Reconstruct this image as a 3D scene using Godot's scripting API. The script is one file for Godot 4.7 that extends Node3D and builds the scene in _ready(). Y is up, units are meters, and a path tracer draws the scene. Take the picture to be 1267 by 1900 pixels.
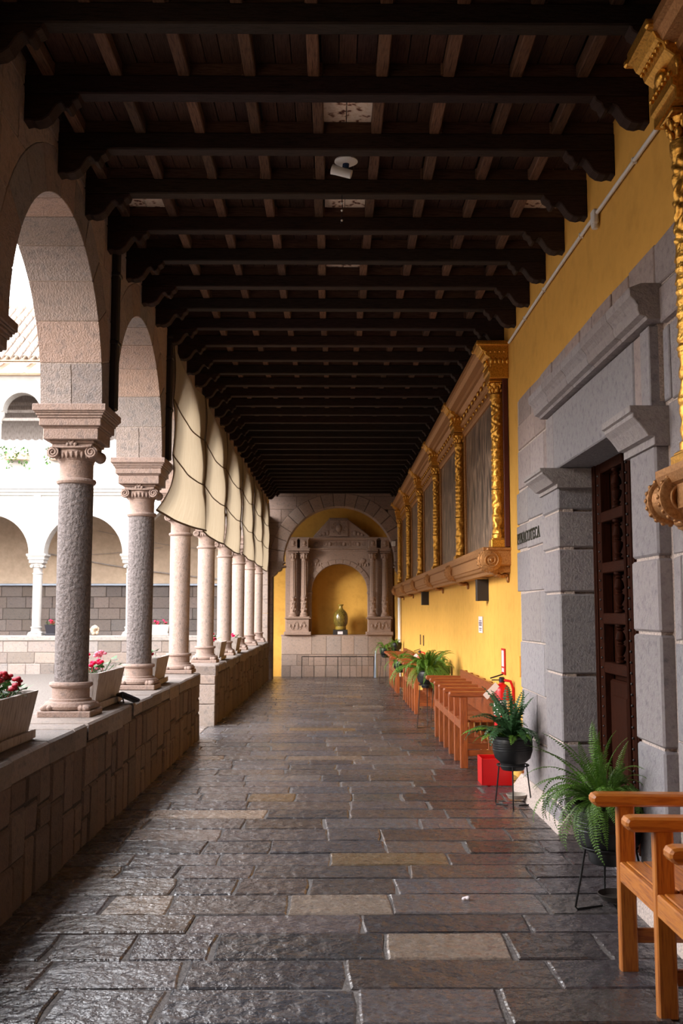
extends Node3D
# A cloister corridor: stone arcade with blinds on the left, ochre wall with a stone doorway, gilded frames and benches on the right.
# x runs to the right, y up, and d = -z is the distance ahead of the camera.

var M := {}
var rng := RandomNumberGenerator.new()
var taken := {}

const WALL_L := -1.69      # inner face of the arcade wall
const WALL_LO := -2.14     # its courtyard face
const COL_X := -1.92
const WALL_R := 1.72       # ochre plaster face
const SPRING := 3.05
const ARCH_R := 1.06
const BAY := 2.56
const COL0 := 4.90         # distance of the first column
const PAR_T := 0.80        # parapet top
const PAR_X := -1.66       # parapet face towards the corridor
const ARCH_D := 26.0       # transverse arch
const BACK_D := 29.42      # back wall of the far wing
const FAR_D := 26.4        # plane of the far arcade
const BEAM_STEP := 0.675


func _ready() -> void:
	rng.seed = 7
	# ---- camera, sky and exposure
	var cam := Camera3D.new()
	cam.name = "camera"
	cam.fov = rad_to_deg(2.0 * atan(950.0 / 1870.0))
	cam.near = 0.05
	cam.far = 200.0
	cam.position = Vector3(0, 1.55, 0)
	cam.rotation_order = EULER_ORDER_YXZ
	cam.rotation = Vector3(deg_to_rad(5.65), deg_to_rad(-0.4116), 0)
	var lens := CameraAttributesPhysical.new()
	lens.frustum_focal_length = 12.0 / tan(atan(950.0 / 1870.0))
	lens.frustum_focus_distance = 6.5
	lens.exposure_aperture = 4.0
	lens.auto_exposure_enabled = false
	cam.attributes = lens
	add_child(cam)
	cam.current = true
	var env := Environment.new()
	var sky := Sky.new()
	var air := ProceduralSkyMaterial.new()      # a bright overcast sky
	air.sky_top_color = Color(0.97, 0.97, 0.985)
	air.sky_horizon_color = Color(1.0, 0.985, 0.965)
	air.ground_horizon_color = Color(0.55, 0.53, 0.5)
	air.ground_bottom_color = Color(0.35, 0.33, 0.31)
	air.sky_energy_multiplier = 1.0
	sky.sky_material = air
	env.background_mode = Environment.BG_SKY
	env.sky = sky
	env.background_energy_multiplier = 1.0
	env.tonemap_mode = Environment.TONE_MAPPER_LINEAR
	env.tonemap_exposure = 10.2
	env.sdfgi_enabled = true
	env.ssao_enabled = true
	env.ssil_enabled = true
	var we := WorldEnvironment.new()
	we.name = "surroundings"
	we.environment = env
	add_child(we)

	var sun := DirectionalLight3D.new()         # the sun behind cloud: very wide and weak
	sun.name = "veiled_sun"
	sun.light_energy = 0.2
	sun.light_color = Color(1.0, 0.97, 0.93)
	sun.light_angular_distance = 24.0
	sun.shadow_enabled = true
	sun.sky_mode = DirectionalLight3D.SKY_MODE_LIGHT_ONLY
	sun.look_at_from_position(Vector3.ZERO, Vector3(0.8, -0.28, -0.53), Vector3.UP)
	add_child(sun)
	materials()
	build_floor()
	build_parapets()
	build_arcade()
	build_ceiling()
	build_right_wall()
	build_portal()
	build_far_end()
	build_courtyard()
	build_columns()
	build_blinds()
	build_frames()
	build_altarpiece()
	build_benches()
	build_ferns()
	build_planters()
	build_small_things()


# ---------------------------------------------------------------- naming helpers
func floor_y(d: float) -> float:
	return -0.012 * maxf(0.0, d - 12.0) - 0.03 * maxf(0.0, d - 26.0)


func beam_y(d: float) -> float:
	return 4.36 + 0.0095 * (d - 5.0)


func at(x: float, y: float, d: float) -> Vector3:
	return Vector3(x, y, -d)


func numbered(n: String) -> String:
	taken[n] = taken.get(n, -1) + 1
	return n if taken[n] == 0 else "%s_%03d" % [n, taken[n]]


func tag(o: Node3D, label: String, category: String, group := "", kind := "") -> Node3D:
	o.set_meta("label", label)
	o.set_meta("category", category)
	if group:
		o.set_meta("group", group)
	if kind:
		o.set_meta("kind", kind)
	return o


func thing(called: String, label: String, category: String, pos := Vector3.ZERO, group := "", kind := "") -> Node3D:
	var o := Node3D.new()
	o.name = numbered(called)
	o.position = pos
	add_child(o)
	return tag(o, label, category, group, kind)


func done(s: SurfaceTool, m: Material) -> ArrayMesh:
	s.generate_normals()
	var am := s.commit()
	am.surface_set_material(0, m)
	return am


func put(parent: Node3D, called: String, am: Mesh, t := Transform3D.IDENTITY) -> MeshInstance3D:
	var o := MeshInstance3D.new()
	o.name = called
	o.mesh = am
	o.transform = t
	parent.add_child(o, true)
	return o


func part(parent: Node3D, called: String, s: SurfaceTool, m: Material, t := Transform3D.IDENTITY) -> MeshInstance3D:
	return put(parent, called, done(s, m), t)


func whole(called: String, s: SurfaceTool, m: Material, label: String, category: String, pos := Vector3.ZERO, group := "", kind := "") -> MeshInstance3D:
	var o := put(self, numbered(called), done(s, m), Transform3D(Basis.IDENTITY, pos))
	tag(o, label, category, group, kind)
	return o


func copy_of(o: Node3D, pos: Vector3, label: String, turn := 0.0) -> Node3D:
	var c: Node3D = o.duplicate()
	var base: String = o.name
	var cut := RegEx.create_from_string("_\\d{3}$")
	c.name = numbered(cut.sub(base, ""))
	c.position = pos
	c.rotation.y = turn
	c.set_meta("label", label)
	add_child(c)
	return c


# ---------------------------------------------------------------- mesh helpers
func begin() -> SurfaceTool:
	var s := SurfaceTool.new()
	s.begin(Mesh.PRIMITIVE_TRIANGLES)
	s.set_smooth_group(-1)
	s.set_color(Color.WHITE)
	return s


func tri(s: SurfaceTool, a: Vector3, b: Vector3, c: Vector3) -> void:
	s.add_vertex(a)
	s.add_vertex(c)
	s.add_vertex(b)


func quad(s: SurfaceTool, a: Vector3, b: Vector3, c: Vector3, d: Vector3) -> void:   # counter-clockwise seen from outside
	tri(s, a, b, c)
	tri(s, a, c, d)


func bx(s: SurfaceTool, c: Vector3, e: Vector3, b := 0.004, basis := Basis.IDENTITY) -> void:   # a box with chamfered edges
	var h := e / 2.0
	b = minf(b, minf(h.x, minf(h.y, h.z)) * 0.9)
	var t := Transform3D(basis, c)
	for ax in 3:
		var u := (ax + 1) % 3
		var v := (ax + 2) % 3
		for sg in [-1.0, 1.0]:
			var q := []
			for k in [[-1, -1], [1, -1], [1, 1], [-1, 1]]:
				var p := Vector3.ZERO
				p[ax] = sg * h[ax]
				p[u] = k[0] * (h[u] - b)
				p[v] = k[1] * (h[v] - b)
				q.append(t * p)
			if sg > 0:
				quad(s, q[0], q[1], q[2], q[3])
			else:
				quad(s, q[3], q[2], q[1], q[0])
		if b <= 0.0:
			continue
		for k in [[-1, -1], [1, -1], [1, 1], [-1, 1]]:
			var q := []
			for w in [[-1, 0], [1, 0], [1, 1], [-1, 1]]:
				var p := Vector3.ZERO
				p[ax] = w[0] * (h[ax] - b)
				p[u] = k[0] * (h[u] - (b if w[1] else 0.0))
				p[v] = k[1] * (h[v] - (0.0 if w[1] else b))
				q.append(t * p)
			if k[0] * k[1] < 0:
				quad(s, q[0], q[1], q[2], q[3])
			else:
				quad(s, q[3], q[2], q[1], q[0])
	if b > 0.0:
		for sx in [-1.0, 1.0]:
			for sy in [-1.0, 1.0]:
				for sz in [-1.0, 1.0]:
					var p := t * Vector3(sx * h.x, sy * (h.y - b), sz * (h.z - b))
					var q := t * Vector3(sx * (h.x - b), sy * h.y, sz * (h.z - b))
					var r := t * Vector3(sx * (h.x - b), sy * (h.y - b), sz * h.z)
					if sx * sy * sz > 0:
						tri(s, p, q, r)
					else:
						tri(s, p, r, q)


func span(s: SurfaceTool, x0: float, x1: float, y0: float, y1: float, d0: float, d1: float, b := 0.004) -> void:   # a box between limits
	bx(s, Vector3((x0 + x1) / 2, (y0 + y1) / 2, -(d0 + d1) / 2), Vector3(absf(x1 - x0), absf(y1 - y0), absf(d1 - d0)), b)


func area2(p: PackedVector2Array) -> float:
	var a := 0.0
	for i in p.size():
		a += p[i].cross(p[(i + 1) % p.size()])
	return a / 2.0


func inset(p: PackedVector2Array, by: float) -> PackedVector2Array:   # of a counter-clockwise outline
	var out := PackedVector2Array()
	var n := p.size()
	for i in n:
		var e0 := (p[i] - p[(i + n - 1) % n]).normalized()
		var e1 := (p[(i + 1) % n] - p[i]).normalized()
		var n0 := Vector2(-e0.y, e0.x)
		var n1 := Vector2(-e1.y, e1.x)
		var m := (n0 + n1)
		var k := m.length_squared()
		out.append(p[i] + (m * (2.0 / k) if k > 0.25 else n0) * by)
	return out


func tidy(p: PackedVector2Array, least := 0.004) -> PackedVector2Array:
	var out := PackedVector2Array()
	for i in p.size():
		if out.is_empty() or out[out.size() - 1].distance_to(p[i]) > least:
			out.append(p[i])
	while out.size() > 2 and out[0].distance_to(out[out.size() - 1]) <= least:
		out.remove_at(out.size() - 1)
	if area2(out) < 0:
		out.reverse()
	return out


# An outline in the plane (u, v) at o, raised along n: sides from `low` to `high`, a chamfer, a front face. Closed behind if asked.
func slab(s: SurfaceTool, outline: PackedVector2Array, o: Vector3, u: Vector3, v: Vector3, low: float, high: float, bev := 0.006, closed := false, rough := 0.0) -> void:
	var p := tidy(outline)
	if p.size() < 3 or absf(area2(p)) < 0.0002:
		return
	var n := u.cross(v).normalized()
	var q := inset(p, bev) if bev > 0 else p
	var a := []
	var b := []
	var c := []
	for i in p.size():
		var r := rng.randf_range(-rough, rough)
		a.append(o + u * p[i].x + v * p[i].y + n * low)
		b.append(o + u * p[i].x + v * p[i].y + n * (high - bev + r))
		c.append(o + u * q[i].x + v * q[i].y + n * (high + r))
	for i in p.size():
		var j := (i + 1) % p.size()
		quad(s, a[i], a[j], b[j], b[i])
		if bev > 0:
			quad(s, b[i], b[j], c[j], c[i])
	var t := Geometry2D.triangulate_polygon(q)
	if t.is_empty():
		t = Geometry2D.triangulate_polygon(p)
	for k in range(0, t.size(), 3):
		face(s, q, c, t[k], t[k + 1], t[k + 2], true)
		if closed:
			face(s, q, a, t[k], t[k + 1], t[k + 2], false)


func face(s: SurfaceTool, q: PackedVector2Array, c: Array, i: int, j: int, k: int, up: bool) -> void:
	if ((q[j] - q[i]).cross(q[k] - q[i]) > 0) == up:
		tri(s, c[i], c[j], c[k])
	else:
		tri(s, c[i], c[k], c[j])


# A profile in (x, y) of frame t drawn out along its z.
func prism(s: SurfaceTool, outline: PackedVector2Array, t: Transform3D, z0: float, z1: float, bev := 0.0) -> void:
	slab(s, outline, t * Vector3(0, 0, 0), t.basis.x, t.basis.y, z0, z1, bev, true)


func lathe(s: SurfaceTool, o: Vector3, prof: Array, n := 24, squash := Vector3.ONE, basis := Basis.IDENTITY, sharp := 0.6) -> void:
	var group := 1
	for i in prof.size() - 1:
		var a: Vector2 = prof[i]
		var b: Vector2 = prof[i + 1]
		if i > 0:
			var w: Vector2 = prof[i - 1]
			if absf((a - w).angle_to(b - a)) > sharp:
				group += 1
		s.set_smooth_group(group)
		for k in n:
			var q := []
			for w in [[k, a], [k + 1, a], [k + 1, b], [k, b]]:
				var ang: float = TAU * (w[0] % n) / n
				q.append(o + basis * (Vector3(sin(ang) * w[1].x, w[1].y, cos(ang) * w[1].x) * squash))
			if a.x > 0.00001:
				tri(s, q[0], q[1], q[2])
			if b.x > 0.00001:
				tri(s, q[0], q[2], q[3])
	s.set_smooth_group(-1)


func ball(s: SurfaceTool, c: Vector3, r: Vector3, n := 10, m := 6, basis := Basis.IDENTITY) -> void:
	var prof := []
	for i in m + 1:
		var a := -PI / 2 + PI * i / m
		prof.append(Vector2(maxf(0.0, cos(a)), sin(a)))
	lathe(s, c, prof, n, r, basis, 9.0)


func tube(s: SurfaceTool, pts: Array, r: float, n := 6, r_end := -1.0) -> void:
	if r_end < 0:
		r_end = r
	var up := Vector3.UP if absf((pts[1] - pts[0]).normalized().y) < 0.95 else Vector3.RIGHT
	var rings := []
	for i in pts.size():
		var dir: Vector3 = (pts[mini(i + 1, pts.size() - 1)] - pts[maxi(i - 1, 0)]).normalized()
		var x := dir.cross(up).normalized()
		var y := x.cross(dir).normalized()
		up = y
		var ring := []
		var rr := lerpf(r, r_end, float(i) / (pts.size() - 1))
		for k in n:
			var a := TAU * k / n
			ring.append(pts[i] + (x * cos(a) + y * sin(a)) * rr)
		rings.append(ring)
	s.set_smooth_group(20)
	for i in pts.size() - 1:
		for k in n:
			var l := (k + 1) % n
			quad(s, rings[i][k], rings[i][l], rings[i + 1][l], rings[i + 1][k])
	s.set_smooth_group(-1)
	for k in range(1, n - 1):
		tri(s, rings[0][0], rings[0][k + 1], rings[0][k])
		var e: Array = rings[pts.size() - 1]
		tri(s, e[0], e[k], e[k + 1])


func pv(list: Array) -> PackedVector2Array:
	var out := PackedVector2Array()
	for i in range(0, list.size(), 2):
		out.append(Vector2(list[i], list[i + 1]))
	return out


func jit(w: float) -> float:
	return rng.randf_range(-w, w)


func rect(x0: float, y0: float, x1: float, y1: float, w := 0.0) -> PackedVector2Array:
	return PackedVector2Array([Vector2(x0 + jit(w), y0 + jit(w)), Vector2(x1 + jit(w), y0 + jit(w)), Vector2(x1 + jit(w), y1 + jit(w)), Vector2(x0 + jit(w), y1 + jit(w))])


func arc_points(c: Vector2, r: float, a0: float, a1: float, n: int) -> PackedVector2Array:
	var out := PackedVector2Array()
	for i in n + 1:
		var a := lerpf(a0, a1, float(i) / n)
		out.append(c + Vector2(cos(a), sin(a)) * r)
	return out


func tone(c: Color, by := 0.15, hue := 0.04) -> Color:   # a stone's or board's own colour (linear)
	var k := 1.0 + rng.randf_range(-by, by)
	var w := rng.randf_range(-hue, hue)
	return Color(c.r * k * (1 + w), c.g * k, c.b * k * (1 - w))


# Splits a rectangle into stones of uneven size.
func guillotine(x0: float, y0: float, x1: float, y1: float, wide: float, tall: float, out: Array) -> void:
	var w := x1 - x0
	var h := y1 - y0
	var k := rng.randf_range(0.36, 0.64)
	if w > wide * rng.randf_range(1.0, 1.5) and w / wide >= h / tall:
		guillotine(x0, y0, x0 + w * k, y1, wide, tall, out)
		guillotine(x0 + w * k, y0, x1, y1, wide, tall, out)
	elif h > tall * rng.randf_range(1.0, 1.5):
		guillotine(x0, y0, x1, y0 + h * k, wide, tall, out)
		guillotine(x0, y0 + h * k, x1, y1, wide, tall, out)
	else:
		out.append([x0, y0, x1, y1])


# ---------------------------------------------------------------- materials
func noise_tex(seed_: int, freq: float, ramp: Array, bump := 0.0, kind := FastNoiseLite.TYPE_SIMPLEX_SMOOTH, octaves := 5, gain := 0.55) -> NoiseTexture2D:
	var n := FastNoiseLite.new()
	n.seed = seed_
	n.noise_type = kind
	n.frequency = freq
	n.fractal_octaves = octaves
	n.fractal_gain = gain
	var t := NoiseTexture2D.new()
	t.width = 512
	t.height = 512
	t.seamless = true
	t.noise = n
	if bump > 0:
		t.as_normal_map = true
		t.bump_strength = bump
	if ramp.size() > 0:
		var g := Gradient.new()
		var offs := PackedFloat32Array()
		var cols := PackedColorArray()
		for i in ramp.size():
			offs.append(float(i) / (ramp.size() - 1))
			cols.append(ramp[i])
		g.offsets = offs
		g.colors = cols
		t.color_ramp = g
	return t


func grey(a: float) -> Color:
	return Color(a, a, a)


func mat(called: String, albedo: Color, rough: float, tex: Texture2D = null, bump: Texture2D = null, scale := Vector3.ONE, bump_scale := 1.0, world := true, tinted := false) -> StandardMaterial3D:
	var m := StandardMaterial3D.new()
	m.resource_name = called
	m.albedo_color = albedo
	m.roughness = rough
	if tex:
		m.albedo_texture = tex
	if bump:
		m.normal_enabled = true
		m.normal_texture = bump
		m.normal_scale = bump_scale
	if tex or bump:
		m.uv1_triplanar = true
		m.uv1_world_triplanar = world
		m.uv1_scale = scale
		m.uv1_triplanar_sharpness = 4.0
	m.vertex_color_use_as_albedo = tinted
	M[called] = m
	return m


func materials() -> void:
	var speck := noise_tex(1, 0.03, [grey(0.62), grey(0.8), grey(0.92), grey(1.0)])
	var pits := noise_tex(2, 0.05, [], 5.0, FastNoiseLite.TYPE_SIMPLEX, 5, 0.7)
	var coarse := noise_tex(3, 0.02, [], 7.0, FastNoiseLite.TYPE_SIMPLEX, 5, 0.65)
	var blotch := noise_tex(4, 0.012, [Color(0.78, 0.76, 0.76), Color(0.88, 0.87, 0.86), Color(1, 0.97, 0.95), Color(0.92, 0.89, 0.86), Color(1, 1, 1)])
	# paving: worn volcanic stone, polished by feet
	var worn := mat("paving", Color(1, 1, 1), 1.0, noise_tex(5, 0.035, [Color(0.55, 0.53, 0.54), Color(0.8, 0.78, 0.79), Color(1, 0.97, 0.95), Color(0.74, 0.72, 0.73), Color(0.95, 0.92, 0.9)]), noise_tex(6, 0.009, [], 12.0, FastNoiseLite.TYPE_SIMPLEX, 6, 0.6), Vector3.ONE * 1.2, 0.55, true, true)
	worn.roughness_texture = noise_tex(7, 0.02, [grey(0.16), grey(0.27), grey(0.2), grey(0.33), grey(0.44)])
	worn.metallic_specular = 0.95
	mat("joint", Color(0.48, 0.455, 0.445), 0.85, speck, pits, Vector3.ONE * 2.0)
	mat("andesite", Color(1, 1, 1), 0.9, blotch, pits, Vector3.ONE * 1.7, 0.9, true, true)
	mat("rough_shaft", Color(0.5, 0.465, 0.46), 0.9, speck, coarse, Vector3(2.2, 1.6, 2.2), 1.5, true)
	mat("smooth_shaft", Color(0.66, 0.6, 0.57), 0.85, blotch, pits, Vector3.ONE * 1.7, 0.7, true)
	mat("carved", Color(0.6, 0.53, 0.5), 0.88, blotch, pits, Vector3.ONE * 1.9, 0.7, true)
	mat("mortar", Color(0.78, 0.72, 0.68), 0.95, speck, pits, Vector3.ONE * 2.0)
	mat("dark_joint", Color(0.24, 0.2, 0.18), 0.95, speck, pits, Vector3.ONE * 2.0)
	mat("portal", Color(1, 1, 1), 0.8, noise_tex(8, 0.02, [Color(0.76, 0.76, 0.78), Color(0.94, 0.92, 0.93), Color(1, 0.99, 0.98), Color(0.86, 0.85, 0.87)]), pits, Vector3.ONE * 1.3, 0.5, true, true)
	mat("pale_mortar", Color(0.86, 0.79, 0.75), 0.95, speck, pits, Vector3.ONE * 3.0)
	mat("ochre", Color(0.87, 0.66, 0.295), 0.88, noise_tex(9, 0.008, [Color(0.94, 0.93, 0.9), Color(1, 1, 1), Color(0.97, 0.96, 0.94)]), noise_tex(10, 0.01, [], 3.0), Vector3.ONE * 0.7, 0.35)
	for ax in [["x", Vector3(0.5, 7, 7)], ["y", Vector3(7, 0.5, 7)], ["z", Vector3(7, 7, 0.5)]]:
		var o := mat("old_wood_" + ax[0], Color(1, 1, 1), 0.8, noise_tex(11, 0.02, [Color(0.5, 0.45, 0.42), Color(0.85, 0.79, 0.75), Color(1, 0.97, 0.94), Color(0.66, 0.6, 0.57)]), noise_tex(12, 0.03, [], 4.0), ax[1], 0.6, true, true)
		o.metallic_specular = 0.35
		var v := mat("varnished_" + ax[0], Color(1, 1, 1), 0.38, noise_tex(13, 0.014, [Color(0.42, 0.2, 0.06), Color(0.68, 0.39, 0.13), Color(0.76, 0.47, 0.17), Color(0.6, 0.32, 0.1), Color(0.72, 0.43, 0.15)]), noise_tex(14, 0.02, [], 2.0), ax[1] * 0.8, 0.25, true, true)
		v.clearcoat_enabled = true
		v.clearcoat = 0.35
		v.clearcoat_roughness = 0.25
		var w := mat("russet_" + ax[0], Color(1, 1, 1), 0.42, noise_tex(28, 0.014, [Color(0.3, 0.12, 0.05), Color(0.5, 0.24, 0.11), Color(0.58, 0.31, 0.14), Color(0.42, 0.2, 0.09), Color(0.55, 0.28, 0.13)]), noise_tex(14, 0.02, [], 2.0), ax[1] * 0.8, 0.25, true, true)
		w.clearcoat_enabled = true
		w.clearcoat = 0.35
		w.clearcoat_roughness = 0.3
		var dw := mat("door_wood_" + ax[0], Color(1, 1, 1), 0.65, noise_tex(15, 0.014, [Color(0.1, 0.045, 0.025), Color(0.2, 0.09, 0.045), Color(0.15, 0.065, 0.035)]), noise_tex(14, 0.02, [], 2.0), ax[1], 0.4)
		dw.metallic_specular = 0.15
	var gold := mat("gilding", Color(0.95, 0.74, 0.36), 0.36, noise_tex(16, 0.03, [Color(0.72, 0.64, 0.52), Color(0.92, 0.89, 0.84), Color(1, 1, 1)]), noise_tex(17, 0.04, [], 4.0), Vector3.ONE * 3.0, 0.6)
	gold.metallic = 0.85
	var dull := mat("aged_gilding", Color(0.74, 0.55, 0.36), 0.5, noise_tex(16, 0.03, [Color(0.74, 0.67, 0.6), Color(0.92, 0.89, 0.85), Color(1, 1, 1)]), noise_tex(17, 0.04, [], 4.0), Vector3.ONE * 3.0, 0.7)
	dull.metallic = 0.6
	mat("maroon", Color(0.3, 0.08, 0.06), 0.6)
	mat("painting", Color(1, 1, 1), 0.42, noise_tex(18, 0.012, [Color(0.15, 0.13, 0.12), Color(0.25, 0.22, 0.2), Color(0.28, 0.24, 0.22), Color(0.66, 0.56, 0.48), Color(0.32, 0.26, 0.24), Color(0.58, 0.5, 0.44), Color(0.2, 0.17, 0.16)]), noise_tex(14, 0.02, [], 2.0), Vector3(0.8, 0.14, 0.8), 0.2)
	var sail := mat("sailcloth", Color(0.7, 0.67, 0.62), 0.85, noise_tex(19, 0.01, [Color(0.93, 0.92, 0.9), Color(1, 1, 1)]), noise_tex(20, 0.02, [], 2.0), Vector3(2, 0.5, 2), 0.3)
	sail.backlight_enabled = true
	sail.backlight = Color(0.9, 0.86, 0.8)
	mat("strap", Color(0.33, 0.26, 0.18), 0.9)
	mat("iron", Color(0.07, 0.065, 0.065), 0.5).metallic = 0.3
	mat("dark_paint", Color(0.13, 0.1, 0.09), 0.55)
	mat("black_clay", Color(0.045, 0.045, 0.05), 0.42, null, noise_tex(21, 0.02, [], 3.0), Vector3(1, 12, 1), 0.35)
	mat("clay_saucer", Color(0.16, 0.13, 0.11), 0.6)
	mat("pale_saucer", Color(0.62, 0.58, 0.54), 0.5)
	mat("soil", Color(0.1, 0.07, 0.05), 1.0, speck, coarse, Vector3.ONE * 5)
	for g in [["fern", Color(0.4, 0.55, 0.2)], ["deep_fern", Color(0.2, 0.34, 0.2)], ["flower_leaf", Color(0.25, 0.42, 0.14)]]:
		var lf := mat(g[0], g[1], 0.5, noise_tex(22, 0.02, [Color(0.7, 0.75, 0.6), Color(1, 1, 1)]), null, Vector3.ONE * 4)
		lf.backlight_enabled = true
		lf.backlight = Color(g[1].r * 0.8, g[1].g * 0.9, g[1].b * 0.5)
	mat("fern_stem", Color(0.28, 0.27, 0.1), 0.7)
	for g in [["pink_petal", Color(0.9, 0.12, 0.4)], ["red_petal", Color(0.62, 0.05, 0.16)], ["pale_petal", Color(0.92, 0.62, 0.7)]]:
		var pt := mat(g[0], g[1], 0.6)
		pt.backlight_enabled = true
		pt.backlight = g[1]
	mat("concrete", Color(0.68, 0.64, 0.62), 0.9, noise_tex(23, 0.02, [Color(0.72, 0.7, 0.69), Color(0.88, 0.87, 0.86), Color(1, 1, 1), Color(0.92, 0.91, 0.9)]), pits, Vector3(3.0, 0.6, 3.0), 0.5)
	mat("white_paint", Color(0.86, 0.85, 0.84), 0.6)
	mat("signal_red", Color(0.75, 0.05, 0.07), 0.35)
	mat("sign_white", Color(0.88, 0.84, 0.85), 0.5)
	mat("bronze_letter", Color(0.13, 0.14, 0.08), 0.5)
	mat("steel", Color(0.56, 0.6, 0.66), 0.35).metallic = 0.5
	mat("blue_part", Color(0.12, 0.2, 0.34), 0.4)
	mat("lens_glass", Color(0.24, 0.25, 0.33), 0.15)
	mat("plastic", Color(0.12, 0.11, 0.14), 0.4)
	mat("notice_ink", Color(0.45, 0.4, 0.45), 0.7)
	mat("limewash", Color(0.68, 0.665, 0.65), 0.9, noise_tex(9, 0.008, [Color(0.94, 0.93, 0.92), Color(1, 1, 1)]), pits, Vector3.ONE, 0.3)
	mat("beige_plaster", Color(0.82, 0.73, 0.64), 0.9, noise_tex(9, 0.008, [Color(0.9, 0.89, 0.87), Color(1, 1, 1)]), pits, Vector3.ONE, 0.3)
	mat("roof_tile", Color(1, 1, 1), 0.9, blotch, pits, Vector3.ONE * 2, 0.5, true, true)
	mat("gravel", Color(0.47, 0.44, 0.42), 0.95, noise_tex(24, 0.05, [Color(0.45, 0.43, 0.42), Color(0.8, 0.78, 0.76), Color(1, 1, 1), Color(0.9, 0.86, 0.82)]), noise_tex(25, 0.06, [], 9.0), Vector3.ONE * 0.9, 1.2)
	mat("pale_stone", Color(1, 1, 1), 0.9, blotch, pits, Vector3.ONE * 1.5, 0.7, true, true)
	var pot := mat("glazed_jar", Color(1, 1, 1), 0.22, noise_tex(26, 0.02, [Color(0.09, 0.07, 0.03), Color(0.2, 0.16, 0.06), Color(0.3, 0.25, 0.1), Color(0.62, 0.53, 0.24), Color(0.16, 0.13, 0.05), Color(0.24, 0.19, 0.08)]), null, Vector3(7, 0.9, 7))
	pot.metallic_specular = 0.6
	mat("yellow_glaze", Color(0.56, 0.47, 0.2), 0.25)
	mat("carved_brown", Color(0.64, 0.55, 0.5), 0.9, blotch, pits, Vector3.ONE * 1.9, 0.8)
	mat("painted_board", Color(1, 1, 1), 0.8, noise_tex(27, 0.012, [Color(0.24, 0.1, 0.08), Color(0.4, 0.22, 0.16), Color(0.86, 0.74, 0.64), Color(0.93, 0.84, 0.76), Color(0.95, 0.87, 0.8), Color(0.9, 0.8, 0.7), Color(0.95, 0.87, 0.8)], 0.0, FastNoiseLite.TYPE_SIMPLEX, 3), null, Vector3(1.6, 1.6, 1.6))


# ---------------------------------------------------------------- floor
func paver(s: SurfaceTool, o: PackedVector2Array, proud: float) -> void:   # outline in (x, d); follows the floor's fall
	var p := tidy(o)
	if p.size() < 3:
		return
	var q := inset(p, 0.009)
	var c := Vector2.ZERO
	for v in p:
		c += v / p.size()
	var t1 := jit(0.006)
	var t2 := jit(0.006)
	var low := []
	var mid := []
	var top := []
	for i in p.size():
		var y := floor_y(p[i].y) + proud + t1 * (p[i].x - c.x) + t2 * (p[i].y - c.y)
		low.append(at(p[i].x, floor_y(p[i].y) - 0.03, p[i].y))
		mid.append(at(p[i].x, y - 0.006, p[i].y))
		top.append(at(q[i].x, y, q[i].y))
	for i in p.size():
		var j := (i + 1) % p.size()
		quad(s, low[i], low[j], mid[j], mid[i])
		quad(s, mid[i], mid[j], top[j], top[i])
	for i in range(1, p.size() - 1):
		tri(s, top[0], top[i], top[i + 1])


func stone_outline(x0: float, d0: float, x1: float, d1: float) -> PackedVector2Array:   # a worn rectangle: eight uneven points
	var g := rng.randf_range(0.004, 0.01)
	var w := 0.012
	var mx := (x0 + x1) / 2
	var md := (d0 + d1) / 2
	x0 += g
	x1 -= g
	d0 += g
	d1 -= g
	return PackedVector2Array([Vector2(x0 + jit(w), d0 + jit(w) * 0.5), Vector2(mx + jit(w * 4), d0 + jit(w * 0.6)), Vector2(x1 + jit(w), d0 + jit(w) * 0.5), Vector2(x1 + jit(w * 0.7), md + jit(w * 3)), Vector2(x1 + jit(w), d1 + jit(w) * 0.5), Vector2(mx + jit(w * 4), d1 + jit(w * 0.6)), Vector2(x0 + jit(w), d1 + jit(w) * 0.5), Vector2(x0 + jit(w * 0.7), md + jit(w * 3))])


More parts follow.
